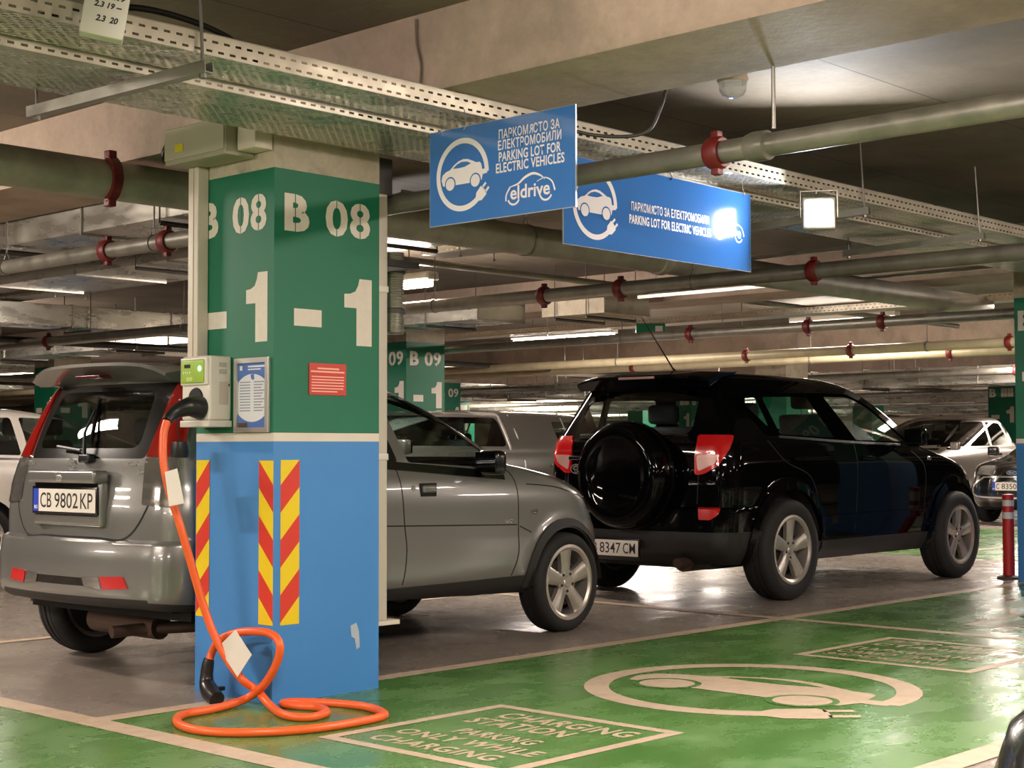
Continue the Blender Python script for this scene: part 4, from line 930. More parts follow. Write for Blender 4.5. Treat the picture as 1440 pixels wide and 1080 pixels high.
def ribbon(tree, view, pts, wd, name, m, parent, off=0.002, th=0.0, n=6):
    """strip laid on the shell along a line drawn in a view"""
    A, N = VIEWS[view]; An = A / A.length_squared
    P = catmull([(p[0], p[1], 0) for p in pts], n) if n > 1 else [Vector((p[0], p[1], 0)) for p in pts]
    rows = []
    for i, p in enumerate(P):
        a = P[max(0, i - 1)]; b = P[min(len(P) - 1, i + 1)]; t = (b - a).normalized(); nn = Vector((-t.y, t.x, 0)); row = []
        ww = wd if not isinstance(wd, (list, tuple)) else wd[0] + (wd[1] - wd[0]) * i / (len(P) - 1)
        for s in (-0.5, 0.5):
            q = p + nn * ww * s; o = An * q.x + Vector((0, 0, q.y)) + N * 4
            h = tree.ray_cast(o, -N)
            if h[0] is None: row = None; break
            row.append((h[0], h[1] if h[1].dot(N) > 0 else -h[1]))
        if row: rows.append(row)
    if len(rows) < 2: return None
    v = []; f = []
    for r_ in rows:
        for hp, hn in r_: v += [hp - hn * 0.003, hp + hn * (off + th)]
    for i in range(len(rows) - 1):
        a = i * 4; b = a + 4; f += [(a + 1, a + 3, b + 3, b + 1), (a, a + 1, b + 1, b), (a + 3, a + 2, b + 2, b + 3)]
    f += [(0, 2, 3, 1), (len(v) - 4, len(v) - 3, len(v) - 1, len(v) - 2)]
    return MB().add(v, f).build(name, m, parent, 40)
def surf(tree, view, a, b):
    A, N = VIEWS[view]; h = tree.ray_cast((A / A.length_squared) * a + Vector((0, 0, b)) + N * 4, -N); return h[0], h[1]

def wheel(parent, x, y, R, W, rim, side, spokes=5, m_alloy=None, double=False, ang=0.3):
    """side: -1 outer face towards -y"""
    m_alloy = m_alloy or M_ALLOY; h = W / 2
    wob = MB().lathe([(rim * 0.98, -h * 0.80), (rim + 0.012, -h * 0.92), (rim + (R - rim) * 0.5, -h * 1.0), (R - 0.018, -h * 0.92), (R - 0.004, -h * 0.74), (R, -h * 0.5), (R, -h * 0.46), (R - 0.008, -h * 0.44), (R - 0.008, -h * 0.40), (R, -h * 0.38),
             (R, -0.008), (R - 0.008, -0.006), (R - 0.008, 0.006), (R, 0.008), (R, h * 0.38), (R - 0.008, h * 0.40), (R - 0.008, h * 0.44), (R, h * 0.46), (R, h * 0.5), (R - 0.004, h * 0.74), (R - 0.018, h * 0.92), (rim + (R - rim) * 0.5, h), (rim + 0.012, h * 0.92), (rim * 0.98, h * 0.80)], 'y', n=56, closed=True)
    o = wob.build('wheel', M_RUBBER, parent, 50, (x, y, R))
    s = side; f = s * h
    rm = MB().lathe([(rim + 0.010, f * 0.93), (rim * 0.97, f * 0.95), (rim * 0.90, f * 0.84), (rim * 0.88, f * 0.2), (rim * 0.86, -f * 0.6), (rim * 0.99, -f * 0.8), (rim + 0.004, f * 0.80)], 'y', n=48, closed=True)
    rm.build('rim', m_alloy, o, 40)
    sp = MB()
    def spoke(a, w0, w1):
        c, sn = math.cos(a), math.sin(a)
        pts = []
        for r, wd, d in ((0.16 * rim, w0, 0.74), (0.5 * rim, (w0 + w1) / 2 * 0.9, 0.80), (0.93 * rim, w1, 0.84)):
            for k, t in ((-1, 0.012), (-0.55, 0.0), (0.55, 0.0), (1, 0.012)):
                u = k * wd / 2; pts.append((r * c - u * sn, f * d - s * t * 1.0, r * sn + u * c))
        fc = [(i * 4 + j, i * 4 + j + 1, i * 4 + j + 5, i * 4 + j + 4) for i in range(2) for j in range(3)]
        back = [(p[0], p[1] - s * 0.03, p[2]) for p in pts]
        sp.add(pts + back, fc + [(i * 4, i * 4 + 4, i * 4 + 16, i * 4 + 12) for i in range(2)] + [(i * 4 + 3, i * 4 + 15, i * 4 + 19, i * 4 + 7) for i in range(2)])
    for k in range(spokes):
        a = ang + 2 * PI * k / spokes
        if double:
            for d in (-0.11, 0.11): spoke(a + d, 0.03, 0.045)
        else: spoke(a, 0.075, 0.115)
    sp.build('spokes', m_alloy, o, 30)
    hub = MB().lathe([(0.0, f * 0.80), (0.03, f * 0.80), (0.034, f * 0.74), (0.075, f * 0.72), (0.08, f * 0.60), (0.0, f * 0.60)], 'y', n=24); hub.build('hub', m_alloy, o, 40)
    nb = MB()
    for k in range(5):
        a = ang + PI / spokes + 2 * PI * k / 5; nb.lathe([(0.0, f * 0.775), (0.009, f * 0.77), (0.009, f * 0.70)], 'y', (0.055 * math.cos(a), 0, 0.055 * math.sin(a)), 8)
    nb.build('wheel_nuts', M_DKMET, o, 40)
    MB().lathe([(0.0, f * 0.30), (rim * 0.66, f * 0.30), (rim * 0.66, f * 0.1), (0.0, f * 0.1)], 'y', n=32).build('brake_disc', M_DKMET, o, 40)
    MB().lathe([(0.0, -f * 0.5), (rim * 0.9, -f * 0.5), (rim * 0.9, -f * 0.55), (0.0, -f * 0.55)], 'y', n=24).build('inner_plate', M_UNDER, o, 40)
    return o
def seat(parent, x, y, z, w_=0.50, head=True, rest=0.62):
    o = MB().rbox(x - 0.02, x + 0.50, y - w_ / 2, y + w_ / 2, z - 0.10, z + 0.06, 0.05).build('seat', M_SEAT, parent, 50)
    b = MB().rbox(-0.06, 0.06, -w_ / 2, w_ / 2, 0, rest, 0.05); b.v = [(x + vx - vz * 0.25, y + vy, z + vz) for vx, vy, vz in b.v]; b.build('backrest', M_SEAT, o, 50)
    if head:
        h = MB().rbox(-0.05, 0.05, -0.13, 0.13, 0, 0.19, 0.045, 4); h.v = [(x - (rest + 0.05) * 0.25 + vx, y + vy, z + rest + 0.04 + vz) for vx, vy, vz in h.v]; h.build('headrest', M_SEAT, o, 50)
        p = MB()
        for s in (-0.05, 0.05): p.tube([(x - rest * 0.25, y + s, z + rest - 0.02), (x - (rest + 0.06) * 0.25, y + s, z + rest + 0.06)], 0.006, 6)
        p.build('headrest_post', M_CHROME, o)
    return o
def plate(parent, M, text, w_=0.52, h=0.112):
    b = MB().rbox(-w_ / 2 - 0.012, w_ / 2 + 0.012, -h / 2 - 0.012, h / 2 + 0.012, -0.014, -0.001, 0.004, 2); b.v = [tuple(M @ Vector(v)) for v in b.v]
    o = b.build('number_plate', M_TRIMB, parent, 30)
    flat('plate_face', [[(-w_ / 2, -h / 2), (w_ / 2, -h / 2), (w_ / 2, h / 2), (-w_ / 2, h / 2)]], M_PLATE, o, M, 0.0)
    flat('plate_blue_band', [[(-w_ / 2, -h / 2), (-w_ / 2 + 0.045, -h / 2), (-w_ / 2 + 0.045, h / 2), (-w_ / 2, h / 2)]], M_PLBLUE, o, M, 0.0006)
    MT = M @ Matrix.Translation((0, 0, 0.0007))
    text_obj('plate_country', 'BG', M_PLATE, o, MT, box=(-w_ / 2 + 0.008, -w_ / 2 + 0.037, -h / 2 + 0.012, -h / 2 + 0.030), size=0.2, bold=0.006)
    for s, x0, x1 in text: text_obj('plate_lettering', s, M_INK, o, MT, box=(x0, x1, -h * 0.335, h * 0.335), size=0.2, bold=0.001)
    return o
def finish(bm, name, m, parent):
    me = bpy.data.meshes.new(name); bm.to_mesh(me); return link(name, me, m, parent, 55)
def arches(bm, parent, xs, zc, R, wy, m_lip=None, lip=0.0, tree=None):
    """wheel openings cut through the shell, dark liners behind them"""
    for xw in xs:
        for v, sy in (('right', -1), ('left', 1)):
            poly = [(xw + R * math.cos(2 * PI * k / 40), zc + R * math.sin(2 * PI * k / 40)) for k in range(40)]
            fs = cut(bm, v, poly)
            if fs: bmesh.ops.delete(bm, geom=fs, context='FACES')
            if m_lip and tree:
                pts = [(xw + (R + lip / 2) * math.cos(PI * (1.12 - 1.24 * k / 22)), zc + (R + lip / 2) * math.sin(PI * (1.12 - 1.24 * k / 22))) for k in range(23)]
                ribbon(tree, v, pts, lip, 'wheel_arch_trim', m_lip, parent, 0.004, 0.010, 1)
            mb = MB(); K = 20
            for k in range(K):
                a0, a1 = -0.02 + (PI + 0.04) * k / K, -0.02 + (PI + 0.04) * (k + 1) / K; r1 = R + 0.012
                p = lambda a, y: (xw + r1 * math.cos(a), y, zc + r1 * math.sin(a))
                mb.quad(p(a0, sy * (wy - 0.02)), p(a1, sy * (wy - 0.02)), p(a1, sy * (wy - 0.34)), p(a0, sy * (wy - 0.34)))
            mb.build('wheel_housing', M_UNDER, parent, 40)
def mirror_part(parent, x, y, z, s, m, mg=None):
    b = MB().rbox(-0.05, 0.05, -0.08, 0.08, -0.075, 0.065, 0.04, 4); b.v = [(x + vx, y + s * 0.06 + vy, z + vz) for vx, vy, vz in b.v]
    o = b.build('door_mirror', m, parent, 50)
    MB().rbox(x - 0.01, x + 0.05, min(y - s * 0.08, y), max(y - s * 0.08, y), z - 0.07, z - 0.03, 0.01).build('mirror_arm', M_TRIMB, o)
    MB().rbox(x - 0.060, x - 0.054, y + s * 0.06 - 0.075, y + s * 0.06 + 0.075, z - 0.06, z + 0.055, 0.002, 1).build('mirror_glass', mat('mirror_silver', '#4a4c4e', 0.05, 1.0), o)
    return o
def interior(parent, x0, x1, w_, zf, front, rear, dash):
    MB().box(x0, x1, -w_, w_, zf - 0.08, zf).build('cabin_floor', M_UNDER, parent, 0)
    for s in (-1, 1):
        seat(parent, front, s * 0.36, zf + 0.22)
        MB().box(x0, x1, s * w_ - 0.01, s * w_ + 0.01, zf, zf + 0.42).build('door_card', M_SEAT, parent, 0)
    r = seat(parent, rear, 0.0, zf + 0.24, 1.2, False, 0.50)
    for s in (-1, 1):
        h = MB().rbox(-0.05, 0.05, -0.13, 0.13, 0, 0.15, 0.045, 4); h.v = [(rear - 0.14 + vx, s * 0.36 + vy, zf + 0.76 + vz) for vx, vy, vz in h.v]; h.build('headrest', M_SEAT, r, 50)
    MB().rbox(dash, dash + 0.45, -w_, w_, zf + 0.22, zf + 0.58, 0.06).build('dashboard', M_TRIMB, parent, 40)
    sw = MB().tube([(dash - 0.12 + 0.06 * math.sin(a), 0.36 + 0.18 * math.cos(a), zf + 0.56 + 0.17 * math.sin(a)) for a in [2 * PI * k / 24 for k in range(24)]], 0.014, 8, False, True)
    sw.tube([(dash - 0.12, 0.20, zf + 0.56), (dash - 0.10, 0.36, zf + 0.55), (dash - 0.12, 0.52, zf + 0.56)], 0.014, 6).build('steering_wheel', M_TRIMB, parent)

# ---------------------------------------------------------------- the grey hatchback
def hatchback():
    t = thing('car', 'small silver grey hatchback with roof spoiler, parked behind the charging pillar', 'car', (4.608, 6.688, 0), math.radians(3.207), 'parked cars', 0.9844)
    P = paint('silver_grey_paint', '#868581', 0.5, 0.28)
    LV = [dict(z=0.345, dz=-0.115, xr=-0.56, xf=2.98, w=0.70, rr=0.14, rf=0.30, br=0.05, bf=0.10), dict(z=0.365, dz=-0.075, xr=-0.64, xf=3.04, w=0.755, rr=0.16, rf=0.34, br=0.06, bf=0.12), dict(z=0.42, xr=-0.685, xf=3.07, w=0.790, rr=0.17, rf=0.36, br=0.07, bf=0.13),
          dict(z=0.58, xr=-0.69, xf=3.08, w=0.800, rr=0.18, rf=0.38, br=0.075, bf=0.14), dict(z=0.665, xr=-0.675, xf=3.065, w=0.800, rr=0.18, rf=0.40, br=0.075, bf=0.15, sharp=1), dict(z=0.68, xr=-0.635, xf=3.06, w=0.80, rr=0.18, rf=0.40, br=0.07, bf=0.15, sharp=1),
          dict(z=0.80, xr=-0.630, xf=3.02, w=0.800, rr=0.17, rf=0.42, br=0.07, bf=0.17), dict(z=0.875, xr=-0.620, xf=2.93, w=0.795, rr=0.17, rf=0.42, br=0.07, bf=0.18), dict(z=0.935, xr=-0.612, xf=2.70, w=0.785, rr=0.16, rf=0.36, br=0.07, bf=0.16), dict(z=0.985, xr=-0.605, xf=2.36, w=0.770, rr=0.16, rf=0.24, br=0.07, bf=0.14),
          dict(z=1.02, xr=-0.598, xf=2.10, w=0.755, rr=0.15, rf=0.14, br=0.07, bf=0.14), dict(z=1.06, xr=-0.588, xf=1.98, w=0.742, rr=0.15, rf=0.10, br=0.07, bf=0.14, tf=0.05), dict(z=1.20, xr=-0.535, xf=1.72, w=0.705, rr=0.14, rf=0.10, br=0.07, bf=0.13), dict(z=1.34, xr=-0.475, xf=1.43, w=0.66, rr=0.13, rf=0.11, br=0.07, bf=0.12), dict(z=1.425, xr=-0.43, xf=1.22, w=0.625, rr=0.13, rf=0.13, br=0.07, bf=0.12),
          dict(z=1.475, xr=-0.38, xf=1.02, w=0.585, rr=0.14, rf=0.16, br=0.07, bf=0.12), dict(z=1.50, xr=-0.30, xf=0.86, w=0.53, rr=0.16, rf=0.18, br=0.06, bf=0.12)]
    R = 0.300
    bm = body_shell(LV, 4, 0.03, ((0.0, R, 0.33, 0.018, 0.10), (2.36, R, 0.33, 0.018, 0.10)))
    tree = BVHTree.FromBMesh(bm)
    # windows
    for v in ('right', 'left'):
        part(bm, v, [(1.01, 1.035), (0.88, 1.40), (1.12, 1.405), (1.30, 1.325), (1.73, 1.055), (1.72, 1.0)], 'front_door_window', M_GLASS, t, 0, [0.02, 0.02, 0.1, 0.1, 0.02, 0.01])
        part(bm, v, [(0.10, 1.07), (0.02, 1.38), (0.80, 1.395), (0.93, 1.035)], 'rear_door_window', M_GLASS, t, 0, 0.03)
        part(bm, v, [(-0.36, 1.10), (-0.30, 1.34), (-0.07, 1.37), (0.0, 1.08)], 'quarter_window', M_GLASSD, t, 0, 0.05)
        part(bm, v, [(-0.08, 1.06), (-0.02, 1.39), (0.02, 1.39), (0.10, 1.07)], 'window_post', M_TRIMB, t, 0, 0.0)
    part(bm, 'front', [(-0.66, 1.06), (-0.50, 1.44), (0.50, 1.44), (0.66, 1.06)], 'windscreen', M_GLASS, t, 0, 0.06)
    inner = cut(bm, 'rear', rounded([(-0.42, 1.115), (-0.39, 1.40), (0.39, 1.40), (0.42, 1.115)], 0.06, 5)); take(bm, inner, 'rear_window', M_GLASS, t)
    part(bm, 'rear', [(-0.475, 1.065), (-0.50, 1.435), (0.50, 1.435), (0.475, 1.065)], 'rear_window_black_edge', M_TRIMB, t, 0.0, 0.03)
    for v, s in (('rr', -1), ('rl', 1)):
        part(bm, v, [(-0.045, 1.07), (0.135, 1.43), (0.30, 1.43), (0.20, 1.07)], 'tail_lamp', M_REDL, t, 0.010, [0.01, 0.02, 0.02, 0.01])
        part(bm, v, [(-0.065, 0.845), (-0.05, 1.065), (0.20, 1.065), (0.16, 0.835)], 'clear_lamp', M_CLEARL, t, 0.008, 0.015)
        part(bm, 'rear', [(s * 0.30, 0.505), (s * 0.185, 0.50), (s * 0.20, 0.455), (s * 0.32, 0.445)], 'reversing_lamp', M_CLEARL, t, 0.004, 0.01)
        part(bm, 'rear', [(s * 0.46, 0.51), (s * 0.31, 0.505), (s * 0.33, 0.445), (s * 0.49, 0.455)], 'fog_reflector', M_REFL, t, 0.006, 0.01)
        part(bm, 'right' if s < 0 else 'left', [(2.64, 0.735), (2.60, 0.80), (2.80, 0.815), (2.93, 0.78), (2.95, 0.70), (2.80, 0.69)], 'headlamp', M_CLEARL, t, 0.004, 0.03)
    part(bm, 'rear', [(-0.28, 0.495), (-0.26, 0.455), (0.26, 0.455), (0.28, 0.495)], 'bumper_slot', M_TRIMB, t, 0, 0.01)
    # black lower valance all round, door sills
    part(bm, 'rear', [(-0.60, 0.22), (-0.60, 0.405), (0.60, 0.405), (0.60, 0.22)], 'lower_valance', M_CLAD, t, 0, 0.0)
    for v in ('right', 'left'):
        part(bm, v, [(-0.80, 0.22), (-0.80, 0.405), (-0.30, 0.37), (-0.30, 0.22)], 'lower_valance_side', M_CLAD, t, 0, 0)
        part(bm, v, [(0.30, 0.22), (0.30, 0.365), (2.06, 0.365), (2.06, 0.22)], 'sill_cladding', M_CLAD, t, 0.006, 0)
        part(bm, v, [(2.66, 0.22), (2.66, 0.36), (3.2, 0.36), (3.2, 0.22)], 'front_valance_side', M_CLAD, t, 0, 0)
    arches(bm, t, (0.0, 2.36), R + 0.005, 0.325, 0.80, M_CLAD, 0.055, tree)
    finish(bm, 'body', P, t)
    for v, s in (('right', -1), ('left', 1)):
        ribbon(tree, v, [(-0.30, 1.055), (0.4, 1.045), (0.95, 1.012), (1.40, 0.978), (1.80, 0.950)], 0.045, 'belt_moulding', M_TRIMB, t, 0.004, 0.004)
        ribbon(tree, v, [(1.77, 1.03), (1.87, 0.965), (1.905, 0.86), (1.905, 0.62), (1.91, 0.50), (1.86, 0.37)], 0.007, 'door_gap', M_SEAM, t, 0.0012)
        ribbon(tree, v, [(0.84, 1.16), (0.90, 0.98), (0.925, 0.72), (0.945, 0.56), (0.93, 0.38)], 0.007, 'door_gap', M_SEAM, t, 0.0012)
        ribbon(tree, v, [(0.30, 0.72), (0.8, 0.700), (1.89, 0.665)], 0.007, 'crease_line', M_SEAM, t, 0.0008)
        ribbon(tree, v, [(1.92, 0.655), (2.03, 0.615)], 0.007, 'crease_line', M_SEAM, t, 0.0008)
        ribbon(tree, v, [(2.0, 0.90), (2.3, 0.875), (2.62, 0.80)], 0.006, 'bonnet_gap', M_SEAM, t, 0.0012)
        ribbon(tree, v, [(0.94, 1.452), (1.12, 1.440), (1.30, 1.355), (1.60, 1.155), (1.86, 1.00)], 0.040, 'front_pillar_trim', M_TRIMB, t, 0.003)
        hp = surf(tree, v, 1.12, 0.885)[0]; MB().rbox(1.055, 1.185, hp.y - 0.006, hp.y + 0.006, 0.848, 0.922, 0.005).build('door_handle_recess', M_SEAM, t); MB().rbox(1.068, 1.180, hp.y - 0.016, hp.y + 0.016, 0.868, 0.912, 0.014).build('door_handle', P, t)
        hp = surf(tree, v, 1.005, 0.895)[0]; MB().lathe([(0.0, -0.004), (0.016, -0.004), (0.018, 0.004)], 'y', hp, 16).build('door_lock', M_CHROME, t)
        hp = surf(tree, v, 2.06, 0.735)[0]; MB().rbox(hp.x - 0.03, hp.x + 0.03, hp.y - 0.006, hp.y + 0.006, 0.722, 0.748, 0.006).build('side_repeater', M_CLEARL, t)
        mirror_part(t, 1.60, s * 0.765, 1.035, s, M_TRIMB)
    hp = surf(tree, 'right', 1.80, 0.672)[0]
    text_obj('wing_badge', 'VVT', M_CHROME, t, frame_matrix((1.775, hp.y - 0.003, 0.680), (1, 0, 0), (0, 0, 1)), box=(0, 0.075, 0, 0.018), size=0.1, bold=0.006, shear=0.2)
    # tailgate joint, plate panel, grip, badges, wiper
    ribbon(tree, 'rear', [(-0.575, 1.06), (-0.545, 0.85), (-0.42, 0.69), (-0.2, 0.684), (0.2, 0.684), (0.42, 0.69), (0.545, 0.85), (0.575, 1.06)], 0.009, 'tailgate_gap', M_SEAM, t, 0.0015)
    rec = MB().rbox(-0.650, -0.600, -0.285, 0.285, 0.735, 0.955, 0.02); rec.build('plate_panel', P, t)
    MB().rbox(-0.6515, -0.648, -0.262, 0.262, 0.785, 0.945, 0.002, 1).build('plate_recess_shade', M_TRIMB, t)
    MB().rbox(-0.690, -0.60, -0.285, 0.285, 0.945, 1.010, 0.022, 4).build('tailgate_grip', P, t)
    MB().rbox(-0.697, -0.688, -0.025, 0.020, 0.955, 0.985, 0.004).build('lock_button', M_CHROME, t)
    plate(t, frame_matrix((-0.662, 0.0, 0.860), (0, -1, 0), (0, 0, 1)), [('CB', -0.20, -0.105), ('9802', -0.078, 0.118), ('KP', 0.138, 0.238)])
    q = surf(tree, 'rear', 0.03, 1.035)[0]
    B = frame_matrix((q.x - 0.006, 0.03, 1.037), (0, -1, 0), (0, 0, 1))
    sb = [(0.030, 0.010), (0.0, 0.036), (-0.034, 0.012), (0.006, -0.008), (-0.006, -0.016), (-0.028, -0.002), (-0.034, -0.010), (0.0, -0.036), (0.034, -0.012), (-0.006, 0.008), (0.006, 0.016), (0.026, 0.002)]
    flat('emblem', [sb], M_CHROME, t, B)
    def rear_text(s, y, z, wd, h):
        q = surf(tree, 'rear', y - wd / 2, z)[0]; q2 = surf(tree, 'rear', y, z)[0]; q3 = surf(tree, 'rear', y - wd, z)[0]; dx = (q3 - q2)
        text_obj('badge', s, M_CHROME, t, frame_matrix((q2.x - 0.004, y, z), (dx.x, -wd, 0), (0, 0, 1)), box=(0, wd, 0, h), size=0.1, bold=0.006)
    rear_text('IGNIS', -0.36, 1.030, 0.15, 0.024); rear_text('4x4', -0.44, 0.992, 0.065, 0.022); rear_text('SUZUKI', 0.53, 1.030, 0.13, 0.018)
    wq = surf(tree, 'rear', -0.02, 1.075)[0]; w2 = surf(tree, 'rear', 0.06, 1.30)[0]
    wi = MB().rbox(wq.x - 0.045, wq.x + 0.0, -0.15, -0.06, 1.045, 1.088, 0.012).build('wiper_motor_cover', M_BLACK, t)
    wo = -0.10
    MB().tube([(wq.x - 0.035, -0.10, 1.07), (wq.x - 0.005, -0.06, 1.19), (w2.x - 0.014, -0.03, 1.31)], [0.012, 0.008, 0.005], 8).tube([(surf(tree, 'rear', -0.07, 1.15)[0].x - 0.008, -0.07, 1.15), (surf(tree, 'rear', -0.01, 1.37)[0].x - 0.008, -0.01, 1.37)], 0.006, 6).build('wiper_arm', M_BLACK, wi)
    sh = MB().tube([(wq.x - 0.02, -0.05, 1.105), (wq.x - 0.01, 0.16, 1.125)], 0.008, 6); sh.build('wiper_blade', M_BLACK, wi)
    # roof spoiler
    SPL = []
    for k in range(17):
        u = -1 + 2 * k / 16; y = 0.555 * u; e = 1 - u * u
        SPL.append([(-0.10, y * 0.95, 1.512 + 0.014 * e - 0.02 * (1 - e)), (-0.36, y, 1.528 + 0.012 * e - 0.035 * abs(u) ** 6), (-0.535 + 0.06 * abs(u) ** 3, y, 1.525 + 0.012 * e - 0.05 * abs(u) ** 6), (-0.545 + 0.06 * abs(u) ** 3, y, 1.510 + 0.01 * e - 0.05 * abs(u) ** 6), (-0.44, y * 0.99, 1.455 - 0.02 * abs(u) ** 4), (-0.33, y * 0.97, 1.44)])
    mb = MB(); n = len(SPL[0])
    for row in SPL: mb.v += row
    for k in range(len(SPL) - 1): mb.f += [(k * n + i, k * n + (i + 1) % n, (k + 1) * n + (i + 1) % n, (k + 1) * n + i) for i in range(n)]
    mb.f += [tuple(range(n)), tuple((len(SPL) - 1) * n + i for i in range(n))[::-1]]
    so = mb.build('roof_spoiler', P, t, 35)
    MB().rbox(-0.535, -0.45, -0.10, 0.10, 1.462, 1.478, 0.005).build('high_brake_lamp', mat('dark_red_lens', '#4a0d0c', 0.2), so)
    # running gear
    for x in (0.0, 2.36):
        for s in (-1, 1): wheel(t, x, s * 0.705, R, 0.185, 0.218, s, 5, None, False, 0.35)
    MB().box(-0.45, 2.85, -0.58, 0.58, 0.33, 0.42).build('underbody', M_UNDER, t, 0)
    MB().tube([(0.0, -0.62, R), (0.0, 0.62, R)], 0.04, 10).build('rear_axle', mat('rusty_axle', '#5a463b', 0.8), t)
    MB().tube(catmull([(0.10, -0.45, 0.24), (-0.15, -0.42, 0.235), (-0.35, -0.25, 0.225), (-0.52, -0.20, 0.22)], 5), 0.030, 12).tube([(-0.30, -0.30, 0.235), (-0.34, 0.18, 0.25)], 0.065, 14).build('exhaust', M_EXH, t)
    interior(t, -0.40, 1.70, 0.66, 0.37, 1.12, 0.28, 1.62)
    bm.free(); return t
hatchback()

# ---------------------------------------------------------------- the black off-roader
def offroader():
    t = thing('car', 'shiny black off-roader with a spare wheel on its back door, parked beyond the grey hatchback', 'car', (9.461, 6.988, 0), math.radians(0.35), 'parked cars', 1.015)
    P = mat('black_car_paint', '#060607', 0.25, 0.0, coat=0.38, spec=0.0)
    LV = [dict(z=0.27, xr=-0.66, xf=3.22, w=0.78, rr=0.14, rf=0.30, br=0.05, bf=0.14), dict(z=0.36, xr=-0.78, xf=3.34, w=0.835, rr=0.16, rf=0.34, br=0.06, bf=0.16), dict(z=0.50, xr=-0.81, xf=3.40, w=0.865, rr=0.17, rf=0.36, br=0.07, bf=0.18), dict(z=0.655, xr=-0.80, xf=3.42, w=0.875, rr=0.17, rf=0.38, br=0.07, bf=0.20, sharp=1), dict(z=0.67, xr=-0.755, xf=3.42, w=0.875, rr=0.17, rf=0.38, br=0.07, bf=0.20, sharp=1),
          dict(z=0.80, xr=-0.755, xf=3.38, w=0.885, rr=0.16, rf=0.40, br=0.07, bf=0.22), dict(z=0.90, xr=-0.75, xf=3.28, w=0.885, rr=0.16, rf=0.42, br=0.07, bf=0.22), dict(z=0.97, xr=-0.745, xf=3.08, w=0.882, rr=0.16, rf=0.40, br=0.07, bf=0.20), dict(z=1.03, xr=-0.74, xf=2.72, w=0.872, rr=0.15, rf=0.30, br=0.07, bf=0.18), dict(z=1.075, xr=-0.735, xf=2.38, w=0.862, rr=0.15, rf=0.16, br=0.07, bf=0.16),
          dict(z=1.12, xr=-0.725, xf=2.24, w=0.850, rr=0.15, rf=0.11, br=0.07, bf=0.16), dict(z=1.25, xr=-0.67, xf=2.06, w=0.800, rr=0.15, rf=0.11, br=0.07, bf=0.16), dict(z=1.40, xr=-0.60, xf=1.82, w=0.735, rr=0.15, rf=0.12, br=0.07, bf=0.16), dict(z=1.50, xr=-0.555, xf=1.60, w=0.690, rr=0.15, rf=0.14, br=0.07, bf=0.15), dict(z=1.57, xr=-0.53, xf=1.36, w=0.645, rr=0.15, rf=0.16, br=0.07, bf=0.14), dict(z=1.605, xr=-0.47, xf=1.10, w=0.585, rr=0.16, rf=0.18, br=0.07, bf=0.12)]
    R = 0.358
    bm = body_shell(LV, 4, 0.035, ((0.0, R, 0.40, 0.035, 0.12), (2.56, R, 0.40, 0.035, 0.12)))
    tree = BVHTree.FromBMesh(bm)
    for v in ('right', 'left'):
        part(bm, v, [(1.0, 1.135), (0.76, 1.46), (1.16, 1.465), (1.40, 1.385), (1.80, 1.125)], 'front_door_window', M_GLASS, t, 0, [0.02, 0.02, 0.1, 0.08, 0.02])
        part(bm, v, [(-0.02, 1.175), (-0.08, 1.44), (0.50, 1.455), (0.69, 1.15)], 'rear_door_window', M_GLASS, t, 0, 0.03)
        part(bm, v, [(-0.13, 1.22), (-0.36, 1.42), (-0.16, 1.435)], 'quarter_window', M_GLASS, t, 0, 0.03)
        part(bm, v, [(-0.20, 1.165), (-0.45, 1.44), (-0.10, 1.465), (0.60, 1.485), (1.16, 1.49), (1.42, 1.41), (1.90, 1.10), (0.95, 1.12)], 'window_surround', mat('matt_black_trim', '#060606', 0.6, spec=0.0), t, 0, 0.02)
    part(bm, 'front', [(-0.74, 1.125), (-0.56, 1.54), (0.56, 1.54), (0.74, 1.125)], 'windscreen', M_GLASS, t, 0, 0.06)
    part(bm, 'rear', [(-0.50, 1.175), (-0.47, 1.49), (0.47, 1.49), (0.60, 1.12), (0.2, 1.15)], 'rear_window', M_GLASS, t, 0, 0.07)
    M_RL2 = mat('red_lamp_lens_upper', '#c4161a', 0.14, coat=1.0); M_CL2 = mat('pink_clear_lens', '#c99c92', 0.2, 0.1, coat=1.0)
    for v, s in (('rr', -1), ('rl', 1)):
        part(bm, v, [(-0.115, 0.915), (-0.125, 1.025), (0.085, 1.03), (0.03, 0.965)], 'clear_lamp', M_CL2, t, 0.014, 0.025)
        part(bm, v, [(-0.145, 0.89), (-0.14, 1.03), (-0.10, 1.165), (0.225, 1.16), (0.17, 1.07), (0.06, 0.95), (-0.07, 0.895)], 'tail_lamp', M_RL2, t, 0.012, 0.025)
        part(bm, v, [(-0.13, 0.665), (0.07, 0.665), (0.04, 0.62), (-0.03, 0.585), (-0.13, 0.585)], 'fog_reflector', M_REFL, t, 0.006, 0.015)
        part(bm, 'fr' if s < 0 else 'fl', [(1.98, 0.80), (1.95, 0.93), (2.16, 0.96), (2.4, 0.88), (2.42, 0.80)], 'headlamp', M_CLEARL, t, 0.004, 0.03)
    MC = mat('worn_black_bumper', '#22201f', 0.5, noise=0.3, nscale=10)
    part(bm, 'rear', [(-0.95, 0.26), (-0.95, 0.50), (0.95, 0.50), (0.95, 0.26)], 'lower_bumper', MC, t, 0, 0)
    for v in ('right', 'left'):
        part(bm, v, [(-0.95, 0.26), (-0.95, 0.50), (-0.37, 0.50), (-0.37, 0.26)], 'lower_bumper_side', MC, t, 0, 0)
        part(bm, v, [(0.35, 0.26), (0.35, 0.40), (2.22, 0.40), (2.22, 0.26)], 'sill_cladding', MC, t, 0.010, 0)
    arches(bm, t, (0.0, 2.56), R + 0.01, 0.415, 0.875, P, 0.05, tree)
    finish(bm, 'body', P, t)
